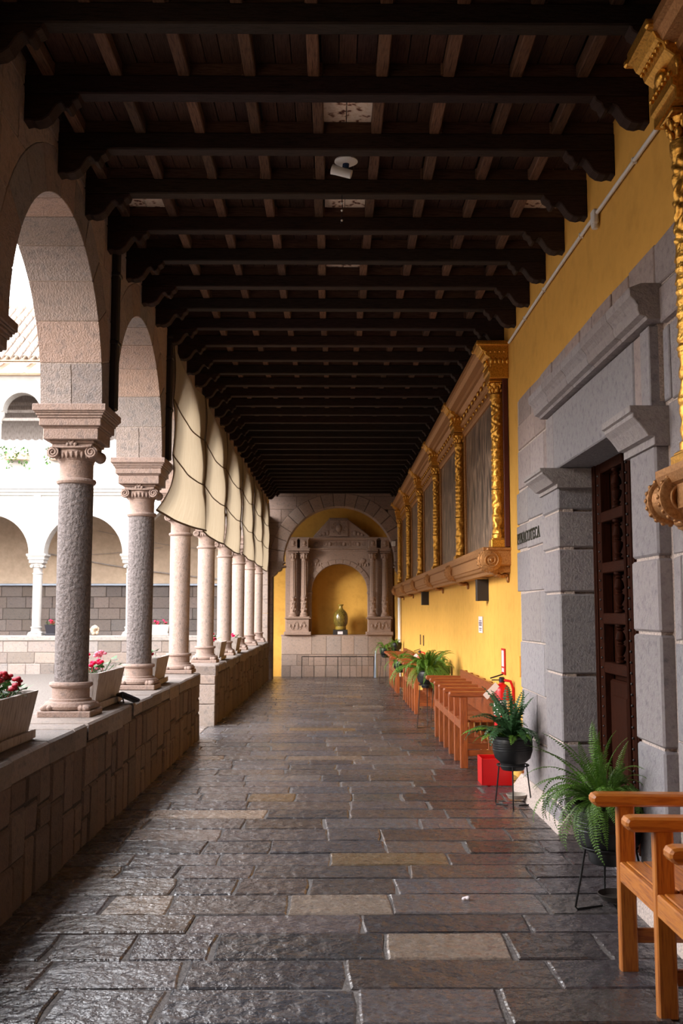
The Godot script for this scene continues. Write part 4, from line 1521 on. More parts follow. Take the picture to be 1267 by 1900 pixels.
# ---------------------------------------------------------------- altarpiece
func build_altarpiece() -> void:
	var t := thing("altarpiece", "carved stone altarpiece with paired columns and an arched ochre niche", "altarpiece", Vector3.ZERO)
	var f := -0.187
	var D := 27.6       # measures are taken at this distance, then the whole is enlarged and set further back
	t.scale = Vector3.ONE * 1.036
	t.position = at(0.155, floor_y(28.6), 28.6) - at(0.155, f, D) * 1.036
	# stone base in blocks
	var body := begin()
	span(body, -1.42, 1.57, f - 0.02, 0.915, D + 0.03, 28.38, 0)
	part(t, "core", body, M.mortar)
	for row in [[f, 0.12], [0.12, 0.42]]:
		var x := -1.43
		while x < 1.57:
			var l := minf(rng.randf_range(0.25, 0.5), 1.58 - x)
			if 1.58 - x - l < 0.15:
				l = 1.58 - x
			var s := begin()
			s.set_color(tone(Color(0.35, 0.275, 0.24), 0.16, 0.05))
			slab(s, rect(x + 0.003, row[0] + 0.003, x + l - 0.003, row[1] - 0.003), at(0, 0, D + 0.04), Vector3.RIGHT, Vector3.UP, 0.0, 0.04, 0.008)
			part(t, "base_block", s, M.andesite)
			x += l
	for q in [[-1.43, -0.6], [-0.6, -0.2], [-0.2, 0.2], [0.2, 0.55], [0.55, 0.93], [0.93, 1.58]]:
		var s := begin()
		s.set_color(tone(Color(0.4, 0.32, 0.28), 0.1, 0.05))
		slab(s, rect(q[0] + 0.003, 0.423, q[1] - 0.003, 0.93), at(0, 0, D + 0.04), Vector3.RIGHT, Vector3.UP, 0.0, 0.045, 0.008)
		part(t, "front_slab", s, M.andesite)
	var top := begin()
	span(top, -1.45, 1.6, 0.915, 0.945, D - 0.01, 28.38, 0.005)
	part(t, "table_slab", top, M.carved_brown)
	# arched front of the niche
	var cx := 0.155
	var o := pv([-1.34, 0.945, cx - 0.775, 0.945, cx - 0.775, 2.12])
	o.append_array(arc_points(Vector2(cx, 2.12), 0.775, PI, 0, 28))
	o.append_array(pv([cx + 0.775, 0.945, 1.62, 0.945, 1.62, 3.26, -1.34, 3.26]))
	var s2 := begin()
	slab(s2, o, at(0, 0, D + 0.62), Vector3.RIGHT, Vector3.UP, 0.0, 0.36, 0.006, true)
	part(t, "niche_front", s2, M.carved_brown)
	s2 = begin()
	for k in 13:
		var ring := arc_points(Vector2(cx, 2.12), 0.772, PI - PI * k / 13 - 0.005, PI - PI * (k + 1) / 13 + 0.005, 3)
		ring.append_array(arc_points(Vector2(cx, 2.12), 0.9, PI - PI * (k + 1) / 13 + 0.005, PI - PI * k / 13 - 0.005, 3))
		slab(s2, ring, at(0, 0, D + 0.3), Vector3.RIGHT, Vector3.UP, 0.0, 0.065, 0.01)
	for q in [[cx - 0.9, cx - 0.772], [cx + 0.772, cx + 0.9]]:
		bx(s2, Vector3((q[0] + q[1]) / 2, 1.53, -D - 0.26), Vector3(0.13, 1.16, 0.07), 0.008)
		bx(s2, Vector3((q[0] + q[1]) / 2, 2.09, -D - 0.25), Vector3(0.17, 0.07, 0.1), 0.01)
	part(t, "archivolt", s2, M.carved_brown)
	for q in [[-0.5, 2.98], [0.8, 2.98]]:   # carved spandrels
		var sp := begin()
		ball(sp, at(q[0], q[1], D + 0.26), Vector3(0.09, 0.07, 0.03), 10, 6)
		for k in 5:
			ball(sp, at(q[0] + (k - 2) * 0.07, q[1] - 0.1 - 0.02 * (k % 2), D + 0.26), Vector3(0.03, 0.05, 0.025), 7, 5)
		part(t, "spandrel_carving", sp, M.carved_brown)
	# pedestals and columns
	for side in 2:
		var px: float = [-0.99, 1.24][side]
		var p := begin()
		bx(p, at(px, 0.99, D + 0.1), Vector3(0.74, 0.09, 0.42), 0.012)
		bx(p, at(px, 1.2, D + 0.12), Vector3(0.62, 0.36, 0.36), 0.01)
		bx(p, at(px, 1.4, D + 0.1), Vector3(0.72, 0.03, 0.42), 0.008)
		bx(p, at(px, 1.43, D + 0.1), Vector3(0.66, 0.03, 0.38), 0.008)
		var ped := part(t, "pedestal", p, M.carved_brown)
		var cv := begin()
		for k in 5:
			var ox := (k - 2) * 0.1
			ball(cv, at(px + ox, 1.2, D - 0.06), Vector3(0.03, 0.1 if k == 2 else 0.05, 0.025), 8, 6)
			spiral(cv, at(px + ox + 0.05, 1.2 + (0.06 if k % 2 else -0.06), D - 0.065), Vector3.UP, Vector3.RIGHT, 0.05, 0.015, 1.3, 0.012, 14)
		part(ped, "pedestal_carving", cv, M.carved_brown)
		for k in 2:
			var x: float = [[-1.12, -0.82], [1.06, 1.4]][side][k]
			var c := begin()
			lathe(c, at(x, 1.445, D + 0.1), [Vector2(0.115, 0), Vector2(0.125, 0.03), Vector2(0.1, 0.05), Vector2(0.11, 0.07), Vector2(0.09, 0.1), Vector2(0.078, 0.13), Vector2(0.085, 0.3), Vector2(0.078, 0.52), Vector2(0.09, 0.54), Vector2(0.076, 0.57), Vector2(0.07, 1.1), Vector2(0.066, 1.5), Vector2(0.08, 1.515), Vector2(0.07, 1.53)], 20)
			for j in 26:   # carved lower third and fluting
				var a := j * 2.4
				ball(c, at(x + sin(a) * 0.08, 1.6 + j * 0.015, D + 0.1 - cos(a) * 0.08), Vector3(0.02, 0.028, 0.02), 6, 4)
			for j in 10:
				var a := TAU * j / 10
				tube(c, [at(x + sin(a) * 0.073, 2.03, D + 0.1 - cos(a) * 0.073), at(x + sin(a) * 0.066, 2.94, D + 0.1 - cos(a) * 0.066)], 0.009, 5)
			var shaft := part(t, "column", c, M.carved_brown)
			var h := begin()
			lathe(h, at(x, 2.97, D + 0.1), [Vector2(0.07, 0), Vector2(0.075, 0.05), Vector2(0.11, 0.2), Vector2(0.08, 0.21)], 16)
			for j in 8:
				var b := Basis(Vector3.UP, TAU * j / 8)
				ball(h, at(x, 3.08, D + 0.1) + b * Vector3(0, 0, 0.09), Vector3(0.025, 0.06, 0.02), 6, 4, b)
				ball(h, at(x, 3.15, D + 0.1) + b * Vector3(0, 0, 0.11), Vector3(0.025, 0.025, 0.02), 6, 4, b)
			bx(h, at(x, 3.2, D + 0.1), Vector3(0.27, 0.03, 0.27), 0.006)
			part(shaft, "column_capital", h, M.carved_brown)
			var e := begin()
			bx(e, at(x, 3.26, D + 0.1), Vector3(0.3, 0.05, 0.3), 0.008)
			bx(e, at(x, 3.3, D + 0.1), Vector3(0.33, 0.03, 0.33), 0.006)
			bx(e, at(x, 3.43, D + 0.1), Vector3(0.22, 0.24, 0.26), 0.008)
			ball(e, at(x, 3.46, D - 0.04), Vector3(0.05, 0.06, 0.03), 8, 5)
			ball(e, at(x, 3.38, D - 0.03), Vector3(0.07, 0.03, 0.03), 8, 5)
			bx(e, at(x, 3.56, D + 0.1), Vector3(0.26, 0.03, 0.3), 0.006)
			bx(e, at(x, 3.59, D + 0.1), Vector3(0.31, 0.04, 0.34), 0.008)
			part(t, "entablature_block", e, M.carved_brown)
	var en := begin()
	prism(en, pv([0, 3.24, 0.06, 3.24, 0.06, 3.29, 0.1, 3.3, 0.1, 3.33, 0.03, 3.34, 0.03, 3.54, 0.08, 3.55, 0.12, 3.59, 0.12, 3.62, 0, 3.62]), Transform3D(Basis(Vector3(0, 0, 1), Vector3.UP, Vector3(-1, 0, 0)), at(0, 0, D + 0.3)), -1.64, 1.36, 0.0)
	span(en, -1.36, 1.64, 3.24, 3.62, D + 0.3, 28.38, 0)
	var ent := part(t, "entablature", en, M.carved_brown)
	var fr := begin()
	for k in 11:
		var x := -0.5 + k * 0.13
		if k % 3 == 0:
			ball(fr, at(x, 3.44, D + 0.26), Vector3(0.05, 0.06, 0.03), 8, 6)
		else:
			spiral(fr, at(x, 3.44, D + 0.265), Vector3.UP, Vector3.RIGHT, 0.06, 0.02, 1.4, 0.014, 14)
	part(ent, "frieze_carving", fr, M.carved_brown)
	var pd := begin()
	slab(pd, pv([-0.58, 3.62, 1.0, 3.62, 0.98, 3.68, 0.4, 4.13, 0.38, 4.17, -0.13, 4.17, -0.15, 4.13, -0.56, 3.68]), at(0, 0, D + 0.5), Vector3.RIGHT, Vector3.UP, 0.0, 0.24, 0.02, true)
	var ped2 := part(t, "pediment", pd, M.carved_brown)
	var pp := begin()
	bx(pp, at(0.13, 3.88, D + 0.25), Vector3(0.52, 0.46, 0.05), 0.01)
	part(ped2, "pediment_panel", pp, M.carved_brown)
	var pc := begin()
	ball(pc, at(0.13, 3.88, D + 0.21), Vector3(0.09, 0.12, 0.04), 10, 6)
	for k in 8:
		var a := TAU * k / 8
		spiral(pc, at(0.13 + cos(a) * 0.18, 3.88 + sin(a) * 0.15, D + 0.215), Vector3.UP, Vector3.RIGHT, 0.045, 0.015, 1.2, 0.013, 12)
	for side in [-1.0, 1.0]:
		for k in 3:
			ball(pc, at(0.2 + side * (0.38 + k * 0.1), 3.75 - k * 0.025, D + 0.25), Vector3(0.05, 0.07 - k * 0.015, 0.03), 8, 6)
	part(ped2, "pediment_carving", pc, M.carved_brown)
	# the vessel in the niche
	var jb := begin()
	bx(jb, Vector3(0, 0.07, 0), Vector3(0.4, 0.14, 0.34), 0.006)
	whole("jar_plinth", jb, M.dark_paint, "small dark plinth under the glazed jar in the niche", "plinth", t.transform * at(0.175, 0.945, D + 0.35)).scale = t.scale
	var cd := begin()
	bx(cd, Vector3.ZERO, Vector3(0.14, 0.075, 0.006), 0.001)
	whole("name_card", cd, M.sign_white, "pale little card on the front of the dark plinth", "card", t.transform * at(0.17, 1.0, D + 0.176)).scale = t.scale
	var j := thing("glazed_jar", "tall olive and yellow glazed jar with a narrow neck in the niche", "jar", t.transform * at(0.185, 1.087, D + 0.35))
	j.scale = t.scale
	s2 = begin()
	lathe(s2, Vector3.ZERO, [Vector2(0.0, 0.0), Vector2(0.14, 0.0), Vector2(0.15, 0.02), Vector2(0.145, 0.09)], 28)
	part(j, "foot", s2, M.yellow_glaze)
	s2 = begin()
	lathe(s2, Vector3.ZERO, [Vector2(0.145, 0.09), Vector2(0.185, 0.16), Vector2(0.2, 0.26), Vector2(0.198, 0.36), Vector2(0.175, 0.45), Vector2(0.12, 0.52), Vector2(0.07, 0.56)], 32)
	part(j, "body", s2, M.glazed_jar)
	s2 = begin()
	lathe(s2, Vector3.ZERO, [Vector2(0.07, 0.56), Vector2(0.052, 0.6), Vector2(0.05, 0.64), Vector2(0.075, 0.67), Vector2(0.08, 0.69), Vector2(0.05, 0.69), Vector2(0.035, 0.64)], 24)
	part(j, "neck", s2, M.yellow_glaze)


# ---------------------------------------------------------------- benches
func build_benches() -> void:
	var lab := ["long orange varnished bench cut by the right edge in the foreground", "long varnished bench between the fire extinguisher and the hanging ferns", "varnished bench beyond the two hanging ferns, third from the viewer", "farthest varnished bench, close to the altarpiece"]
	var t := thing("wooden_bench", lab[0], "bench", at(1.24, 0, 1.96), "varnished benches along the ochre wall")
	var n := 6
	var pitch := 0.51
	for k in n:
		var z := -k * pitch
		var s := begin()
		s.set_color(tone(Color.WHITE, 0.06, 0.02))
		bx(s, Vector3(0.038, 0.352, z - 0.022), Vector3(0.076, 0.704, 0.045), 0.006)
		part(t, "front_leg", s, M.varnished_y)
		s = begin()
		s.set_color(tone(Color.WHITE, 0.06, 0.02))
		bx(s, Vector3(0.385, 0.41, z - 0.022), Vector3(0.06, 0.82, 0.045), 0.006)
		part(t, "back_leg", s, M.varnished_y)
		s = begin()
		s.set_color(tone(Color.WHITE, 0.06, 0.02))
		prism(s, pv([-0.11, 0.722, -0.1, 0.708, -0.085, 0.7, 0.4, 0.7, 0.4, 0.752, -0.08, 0.757, -0.1, 0.752, -0.11, 0.738]), Transform3D.IDENTITY, z - 0.06, z + 0.012, 0.009)
		part(t, "armrest", s, M.varnished_x)
		s = begin()
		s.set_color(tone(Color(0.75, 0.7, 0.68), 0.06, 0.02))
		bx(s, Vector3(0.22, 0.15, z - 0.022), Vector3(0.3, 0.06, 0.025), 0.004)
		part(t, "stretcher", s, M.varnished_x)
		if k == n - 1:
			break
		s = begin()
		s.set_color(tone(Color.WHITE, 0.05, 0.02))
		bx(s, Vector3(0.016, 0.424, z - pitch / 2 - 0.022), Vector3(0.026, 0.085, pitch - 0.046), 0.005)
		part(t, "apron", s, M.varnished_z)
		s = begin()
		s.set_color(tone(Color(0.7, 0.66, 0.62), 0.05, 0.02))
		bx(s, Vector3(0.385, 0.13, z - pitch / 2 - 0.022), Vector3(0.025, 0.055, pitch - 0.046), 0.005)
		part(t, "back_rail", s, M.varnished_z)
	var length := (n - 1) * pitch
	for q in [[0.002, 0.1], [0.104, 0.22], [0.224, 0.35]]:
		for k in n - 1:
			var s := begin()
			s.set_color(tone(Color.WHITE, 0.07, 0.02))
			bx(s, Vector3((maxf(q[0], 0.03) + q[1]) / 2, 0.458, -pitch * (k + 0.5) - 0.022), Vector3(q[1] - maxf(q[0], 0.03), 0.022, pitch - 0.047), 0.004)
			part(t, "seat_plank", s, M.varnished_z)
	for q in [[0.47, 0.65], [0.655, 0.83]]:
		var s := begin()
		s.set_color(tone(Color.WHITE, 0.07, 0.02))
		bx(s, Vector3(0.34, (q[0] + q[1]) / 2, -length / 2 - 0.022), Vector3(0.03, q[1] - q[0], length + 0.06), 0.005)
		part(t, "back_board", s, M.varnished_z)
	var pos := [0.0, 10.19, 16.0, 20.72]
	for i in range(1, 4):
		var c := copy_of(t, at(1.255, floor_y(pos[i]) if i > 1 else 0.0, pos[i]), lab[i])
		for p in c.get_children():      # these benches are of a redder, darker wood
			var old: String = p.mesh.surface_get_material(0).resource_name
			p.set_surface_override_material(0, M[old.replace("varnished", "russet")])


# ---------------------------------------------------------------- potted ferns
func frond_mesh(start: float, droop: float, length: float, width: float, m: Material, pairs := 34, leaf := 0.011) -> ArrayMesh:
	var s := begin()
	var pts := []
	var p := Vector3.ZERO
	var a := start
	var n := 16
	for i in n + 1:
		pts.append(p)
		var t := float(i) / n
		p += Vector3(0, sin(a), cos(a)) * (length / n)
		a -= droop / n * (0.5 + 1.2 * t)
	tube(s, pts, 0.0028, 4, 0.0008)
	for i in pairs:
		var t := 0.1 + 0.9 * (i + 0.5) / pairs
		var f := t * n
		var k := mini(int(f), n - 1)
		var c: Vector3 = pts[k].lerp(pts[k + 1], f - k)
		var dir: Vector3 = (pts[k + 1] - pts[k]).normalized()
		var up := dir.cross(Vector3.RIGHT).normalized() * -1.0
		if up.y < 0 and absf(dir.y) < 0.9:
			up = -up
		var w := width * pow(sin(PI * clampf(t * 0.93 + 0.07, 0, 1)), 0.7) * rng.randf_range(0.85, 1.1)
		var l := leaf * (0.55 + 0.6 * (1 - t))
		for side in [-1.0, 1.0]:
			var tip := c + Vector3(side * w, 0, 0) + dir * w * 0.35 - up * w * rng.randf_range(0.05, 0.35)
			var mid := c.lerp(tip, 0.42)
			var b0 := mid - dir * l + up * 0.002
			var b1 := mid + dir * l + up * 0.002
			if side > 0:
				tri(s, c, b0, tip)
				tri(s, c, tip, b1)
			else:
				tri(s, c, tip, b0)
				tri(s, c, b1, tip)
	return done(s, m)


func potted_fern(label: String, pos: Vector3, rim: float, r: float, fronds: Array, count: int, seed_: int, lean := Vector2.ZERO, reach := 1.0, wall := 1.7) -> Node3D:   # pos on the floor, rim height above it
	rng.seed = seed_
	var t := thing("potted_fern", label, "potted plant", pos)
	var s := begin()
	var k := r / 0.17
	lathe(s, Vector3(0, rim - 0.29 * k, 0), [Vector2(0, 0), Vector2(0.09 * k, 0), Vector2(0.1 * k, 0.012 * k), Vector2(0.105 * k, 0.06 * k), Vector2(0.15 * k, 0.1 * k), Vector2(0.168 * k, 0.16 * k), Vector2(0.17 * k, 0.24 * k), Vector2(0.165 * k, 0.262 * k), Vector2(0.176 * k, 0.268 * k), Vector2(0.178 * k, 0.285 * k), Vector2(0.165 * k, 0.29 * k), Vector2(0.155 * k, 0.28 * k), Vector2(0.15 * k, 0.24 * k)], 36)
	for j in 4:
		lathe(s, Vector3(0, rim - 0.29 * k, 0), [Vector2(0.168 * k, (0.165 + j * 0.02) * k), Vector2(0.1715 * k, (0.17 + j * 0.02) * k), Vector2(0.168 * k, (0.175 + j * 0.02) * k)], 36)
	var pot := part(t, "pot", s, M.black_clay)
	s = begin()
	lathe(s, Vector3(0, rim - 0.04, 0), [Vector2(r * 0.9, 0), Vector2(r * 0.5, 0.018), Vector2(0, 0.024)], 20)
	part(pot, "soil", s, M.soil)
	for i in count:
		var az := TAU * (i * 0.381966) + jit(0.3)
		var v: Mesh = fronds[i % fronds.size()]
		var sc := rng.randf_range(0.75, 1.08) * reach
		var b := Basis(Vector3.UP, az) * Basis(Vector3.RIGHT, jit(0.16)) * Basis(Vector3.BACK, jit(0.3))
		b = Basis(Vector3(lean.y, 0, -lean.x).normalized() if lean.length() > 0 else Vector3.RIGHT, lean.length()) * b
		var rr := rng.randf_range(0.0, 0.07)
		var where := Transform3D(b * Basis.from_scale(Vector3.ONE * sc), Vector3(sin(az) * rr, rim - 0.02, cos(az) * rr))
		for turn in 8:      # fronds that would grow into the wall are shorter or turn aside
			if pos.x + (where * v.get_aabb()).end.x < wall:
				break
			where.basis = (Basis(Vector3.UP, 0.45 if cos(az) > 0 else -0.45) * where.basis) * Basis.from_scale(Vector3.ONE * 0.93)
			where.origin.x = minf(where.origin.x, 0.0)
		put(t, "frond", v, where)
	return t


func plant_stand(label: String, pos: Vector3, ring_y: float, r: float, turn: float, foot := 0.06) -> void:
	var t := thing("plant_stand", label, "plant stand", pos)
	var s := begin()
	var ring := []
	for i in 25:
		var a := TAU * i / 24
		ring.append(Vector3(cos(a) * r, ring_y, sin(a) * r))
	tube(s, ring, 0.006, 6)
	part(t, "ring", s, M.iron)
	for k in 3:
		var a := turn + TAU * k / 3
		var dir := Vector3(cos(a), 0, sin(a))
		s = begin()
		tube(s, [dir * r + Vector3(0, ring_y, 0), dir * (r + foot * 0.5) + Vector3(0, ring_y * 0.5, 0), dir * (r + foot) + Vector3(0, 0.02, 0), dir * (r + foot * 0.8) + Vector3(0, 0.008, 0), dir * 0.05 + Vector3(0, 0.008, 0)], 0.006, 6)
		part(t, "leg", s, M.iron)


func saucer(label: String, pos: Vector3, r: float, m: Material) -> void:
	var s := begin()
	lathe(s, Vector3.ZERO, [Vector2(0, 0), Vector2(r * 0.75, 0), Vector2(r, 0.032), Vector2(r * 0.95, 0.034), Vector2(r * 0.72, 0.01), Vector2(0, 0.01)], 28)
	whole("saucer", s, m, label, "saucer", pos + Vector3(0, 0.016, 0))


func build_ferns() -> void:
	rng.seed = 41
	var up := [frond_mesh(1.45, 1.0, 0.5, 0.03, M.fern, 32, 0.007), frond_mesh(1.25, 1.9, 0.5, 0.032, M.fern, 32, 0.007), frond_mesh(1.1, 2.5, 0.5, 0.03, M.fern, 32, 0.007), frond_mesh(0.8, 2.6, 0.52, 0.03, M.fern, 32, 0.007), frond_mesh(0.5, 2.1, 0.5, 0.028, M.fern, 32, 0.007), frond_mesh(0.9, 3.0, 0.58, 0.028, M.fern, 32, 0.007), frond_mesh(1.2, 2.9, 0.46, 0.028, M.fern, 32, 0.007)]
	var hang := [frond_mesh(1.1, 2.6, 0.6, 0.04, M.fern, 26, 0.014), frond_mesh(0.7, 2.6, 0.7, 0.04, M.fern, 26, 0.014), frond_mesh(0.4, 2.2, 0.7, 0.04, M.fern, 26, 0.014), frond_mesh(1.3, 1.9, 0.5, 0.04, M.fern, 26, 0.014)]
	var broad := [frond_mesh(1.4, 0.8, 0.42, 0.05, M.deep_fern, 16, 0.02), frond_mesh(1.1, 1.6, 0.42, 0.05, M.deep_fern, 16, 0.02), frond_mesh(0.7, 1.7, 0.38, 0.048, M.deep_fern, 16, 0.02), frond_mesh(0.5, 1.4, 0.36, 0.048, M.fern, 16, 0.02), frond_mesh(0.9, 2.4, 0.4, 0.046, M.deep_fern, 16, 0.02)]
	potted_fern("bushy green fern in a black pot right behind the foreground bench", at(1.46, 0, 5.5), 0.53, 0.18, up, 96, 5, Vector2(-0.25, 0.0), 1.0, 1.66)
	plant_stand("thin iron stand under the fern behind the foreground bench", at(1.46, 0, 5.5), 0.31, 0.15, 2.75, 0.07)
	saucer("dark clay saucer on the floor under the nearest fern", at(1.5, 0.012, 5.52), 0.1, M.clay_saucer)
	potted_fern("dark broad-leaved fern in a black pot in front of the fire extinguisher", at(1.43, 0, 8.22), 0.565, 0.16, broad, 52, 9, Vector2.ZERO, 1.08, 1.63)
	plant_stand("thin iron stand holding the pot beside the red box", at(1.43, 0, 8.22), 0.33, 0.125, 1.75, 0.04)
	saucer("pale saucer on the floor under the stand beside the red box", at(1.5, 0.012, 8.45), 0.09, M.pale_saucer)
	for q in [["large hanging fern at the corridor end of the second bench", 1.27, 13.9, 0.78, 70, 1.0], ["smaller fern against the wall behind the second bench", 1.55, 14.85, 0.8, 40, 0.75], ["fern hanging between the third and the farthest bench", 1.3, 19.95, 0.7, 24, 0.75], ["fern beside the altarpiece, hanging over the last bench's corner", 1.22, 24.2, 0.85, 24, 0.7], ["fern in the far corner against the ochre wall", 1.52, 25.05, 0.95, 20, 0.5]]:
		var y := floor_y(q[2])
		potted_fern(q[0], at(q[1], y, q[2]), q[3], 0.14, hang, q[4], 60 + int(q[2] * 10), Vector2.ZERO, q[5])
		plant_stand("iron stand of the %s" % q[0], at(q[1], y, q[2]), q[3] - 0.2, 0.115, 0.6, 0.05)


# ---------------------------------------------------------------- planters on the parapets
func planter(label: String, pos: Vector3, length: float, turn: float, m: Material, flowers: Array, seed_: int, called := "planter") -> void:
	rng.seed = seed_
	var t := thing(called, label, "planter", pos)
	t.rotation.y = turn
	var s := begin()
	var h := 0.24
	var th := 0.022
	var ring := func(y: float, wx: float, wz: float): return [Vector3(-wx, y, -wz), Vector3(wx, y, -wz), Vector3(wx, y, wz), Vector3(-wx, y, wz)]
	var a: Array = ring.call(0.045, 0.095, length / 2 - 0.05)
	var b: Array = ring.call(h + 0.045, 0.135, length / 2)
	var c: Array = ring.call(h + 0.045, 0.135 - th, length / 2 - th)
	var e: Array = ring.call(h - 0.01, 0.128 - th, length / 2 - th - 0.01)
	for i in 4:
		var j := (i + 1) % 4
		quad(s, a[j], a[i], b[i], b[j])
		quad(s, b[j], b[i], c[i], c[j])
		quad(s, c[j], c[i], e[i], e[j])
	quad(s, a[0], a[1], a[2], a[3])
	var trough := part(t, "box", s, m)
	s = begin()
	bx(s, Vector3(0, 0.02, 0), Vector3(0.24, 0.04, length - 0.04), 0.006)
	bx(s, Vector3(0.125, 0.035, 0), Vector3(0.012, 0.05, length - 0.03), 0.004)
	bx(s, Vector3(-0.125, 0.035, 0), Vector3(0.012, 0.05, length - 0.03), 0.004)
	part(t, "tray", s, m)
	s = begin()
	quad(s, e[3], e[2], e[1], e[0])
	part(trough, "soil", s, M.soil)
	for f in flowers:   # [z, kind]
		var base := Vector3(jit(0.03), h, f[0])
		var l := begin()
		for k in 15:
			var az := rng.randf() * TAU
			var r := rng.randf_range(0.02, 0.1)
			var o := base + Vector3(sin(az) * r, rng.randf_range(0.02, 0.12), cos(az) * r)
			var dir := Vector3(sin(az), rng.randf_range(-0.2, 0.5), cos(az)).normalized()
			var side := dir.cross(Vector3.UP).normalized() * 0.03
			var tip := o + dir * 0.085
			var md := o + dir * 0.042 - Vector3(0, 0.008, 0)
			tri(l, o, md + side, md)
			tri(l, md + side, tip, md)
			tri(l, o, md, md - side)
			tri(l, md, tip, md - side)
			tube(l, [base + Vector3(0, -0.01, 0), o], 0.002, 4)
		part(t, "leaves", l, M.flower_leaf)
		for k in 3:
			var fl := begin()
			var o := base + Vector3(jit(0.06), rng.randf_range(0.06, 0.17), jit(0.06))
			for j in 7:
				ball(fl, o + Vector3(jit(0.022), jit(0.018), jit(0.022)), Vector3(0.018, 0.012, 0.018), 6, 4)
			tube(fl, [base, o], 0.002, 4)
			part(t, "flower", fl, f[1])


func build_planters() -> void:
	var x := -1.915
	planter("large concrete planter with red flowers at the left edge", at(x + 0.02, PAR_T, 5.6), 0.98, 0.0, M.concrete, [[-0.36, M.red_petal], [-0.22, M.red_petal], [-0.05, M.red_petal], [0.15, M.pink_petal]], 301)
	planter("concrete planter with a pink flower behind the nearest column", at(x, PAR_T, 8.2), 0.94, 0.0, M.concrete, [[0.12, M.pink_petal], [-0.2, M.pale_petal]], 302)
	planter("concrete planter behind the second full column, before the passage", at(x, PAR_T, 10.62), 0.74, 0.0, M.concrete, [[0.25, M.red_petal]], 303)
	planter("dark weathered planter just beyond the fourth column", at(x + 0.05, PAR_T, 16.0), 0.8, 0.0, M.concrete, [[0.2, M.pink_petal]], 304)
	planter("weathered planter just beyond the fifth column", at(x + 0.05, PAR_T, 18.6), 0.8, 0.0, M.concrete, [[0.1, M.pink_petal]], 305)
	planter("white planter of pink flowers on the far parapet, right of the second full column", at(-4.6, 0.93, FAR_D + 0.2), 0.6, PI / 2, M.limewash, [[-0.15, M.pink_petal], [0.0, M.pink_petal], [0.15, M.pink_petal]], 306)
	planter("white planter on the far parapet seen between the first two full columns", at(-6.75, 0.93, FAR_D + 0.2), 0.6, PI / 2, M.limewash, [], 307)
	planter("little dark box of red flowers on the far parapet left of the nearest column", at(-7.4, 0.93, FAR_D + 0.2), 0.3, PI / 2, M.plastic, [[-0.05, M.pink_petal], [0.05, M.red_petal]], 308)
	rng.seed = 76
	var dry := begin()
	for k in 40:
		var a := rng.randf() * TAU
		ball(dry, Vector3(sin(a) * rng.randf() * 0.13, 0.05 + rng.randf() * 0.17, cos(a) * rng.randf() * 0.1), Vector3.ONE * rng.randf_range(0.03, 0.06), 6, 4)
	whole("dry_shrub", dry, M.beige_plaster, "small round tan dried plant beside the white planter on the far parapet", "shrub", at(-6.3, 0.93, FAR_D + 0.2))
	rng.seed = 77
	for q in [["flower box with hanging greenery on the gallery across the courtyard", -8.35], ["second flower box on the far gallery, beside the nearest column's capital", -7.2]]:
		var t := thing("flower_box", q[0], "flower box", at(q[1], 5.6, FAR_D - 0.13))
		var s := begin()
		bx(s, Vector3.ZERO, Vector3(0.6, 0.16, 0.2), 0.01)
		part(t, "box", s, M.beige_plaster)
		for k in 5:
			var l := begin()
			var cx := -0.3 + k * 0.15
			var down := rng.randf_range(0.0, 0.45) if k != 2 else 0.1
			for j in 26:
				var o := Vector3(cx + jit(0.1), rng.randf_range(-down, 0.22), 0.1 + jit(0.06))
				var dir := Vector3(jit(1), jit(1), 0.4).normalized()
				var side := dir.cross(Vector3(0.3, 1, 0.1)).normalized() * 0.035
				tri(l, o - side, o + dir * 0.09, o + side)
			part(t, "greenery", l, M.flower_leaf)


# ---------------------------------------------------------------- small things
func extinguisher(label: String, pos: Vector3) -> void:
	var t := thing("fire_extinguisher", label, "fire extinguisher", pos)
	var s := begin()
	lathe(s, Vector3.ZERO, [Vector2(0, 0), Vector2(0.07, 0), Vector2(0.078, 0.012), Vector2(0.078, 0.4), Vector2(0.07, 0.43), Vector2(0.045, 0.455), Vector2(0.025, 0.465), Vector2(0.025, 0.48)], 24)
	var cyl := part(t, "cylinder", s, M.signal_red)
	s = begin()
	lathe(s, Vector3(0, 0.17, 0), [Vector2(0.0785, 0), Vector2(0.0795, 0.002), Vector2(0.0795, 0.138), Vector2(0.0785, 0.14)], 24)
	part(cyl, "label", s, M.sign_white)
	s = begin()
	lathe(s, Vector3(0, 0.478, 0), [Vector2(0.028, 0), Vector2(0.028, 0.04), Vector2(0.018, 0.05), Vector2(0, 0.05)], 14)
	bx(s, Vector3(-0.05, 0.535, 0.0), Vector3(0.13, 0.012, 0.022), 0.003, Basis(Vector3.BACK, 0.3))
	bx(s, Vector3(-0.045, 0.5, 0.0), Vector3(0.11, 0.01, 0.022), 0.003)
	var valve := part(t, "valve", s, M.plastic)
	s = begin()
	tube(s, [Vector3(0.02, 0.5, 0.02), Vector3(0.075, 0.49, 0.05), Vector3(0.1, 0.42, 0.05), Vector3(0.1, 0.25, 0.04), Vector3(0.09, 0.1, 0.04)], 0.013, 8)
	part(valve, "hose", s, M.signal_red)
	s = begin()
	bx(s, Vector3(-0.11, 0.4, 0.05), Vector3(0.06, 0.17, 0.003), 0.001, Basis(Vector3.BACK, -0.8))
	part(valve, "tag", s, M.sign_white)
	s = begin()
	bx(s, Vector3(0.095, 0.3, 0), Vector3(0.04, 0.1, 0.05), 0.003)
	part(t, "wall_bracket", s, M.iron)


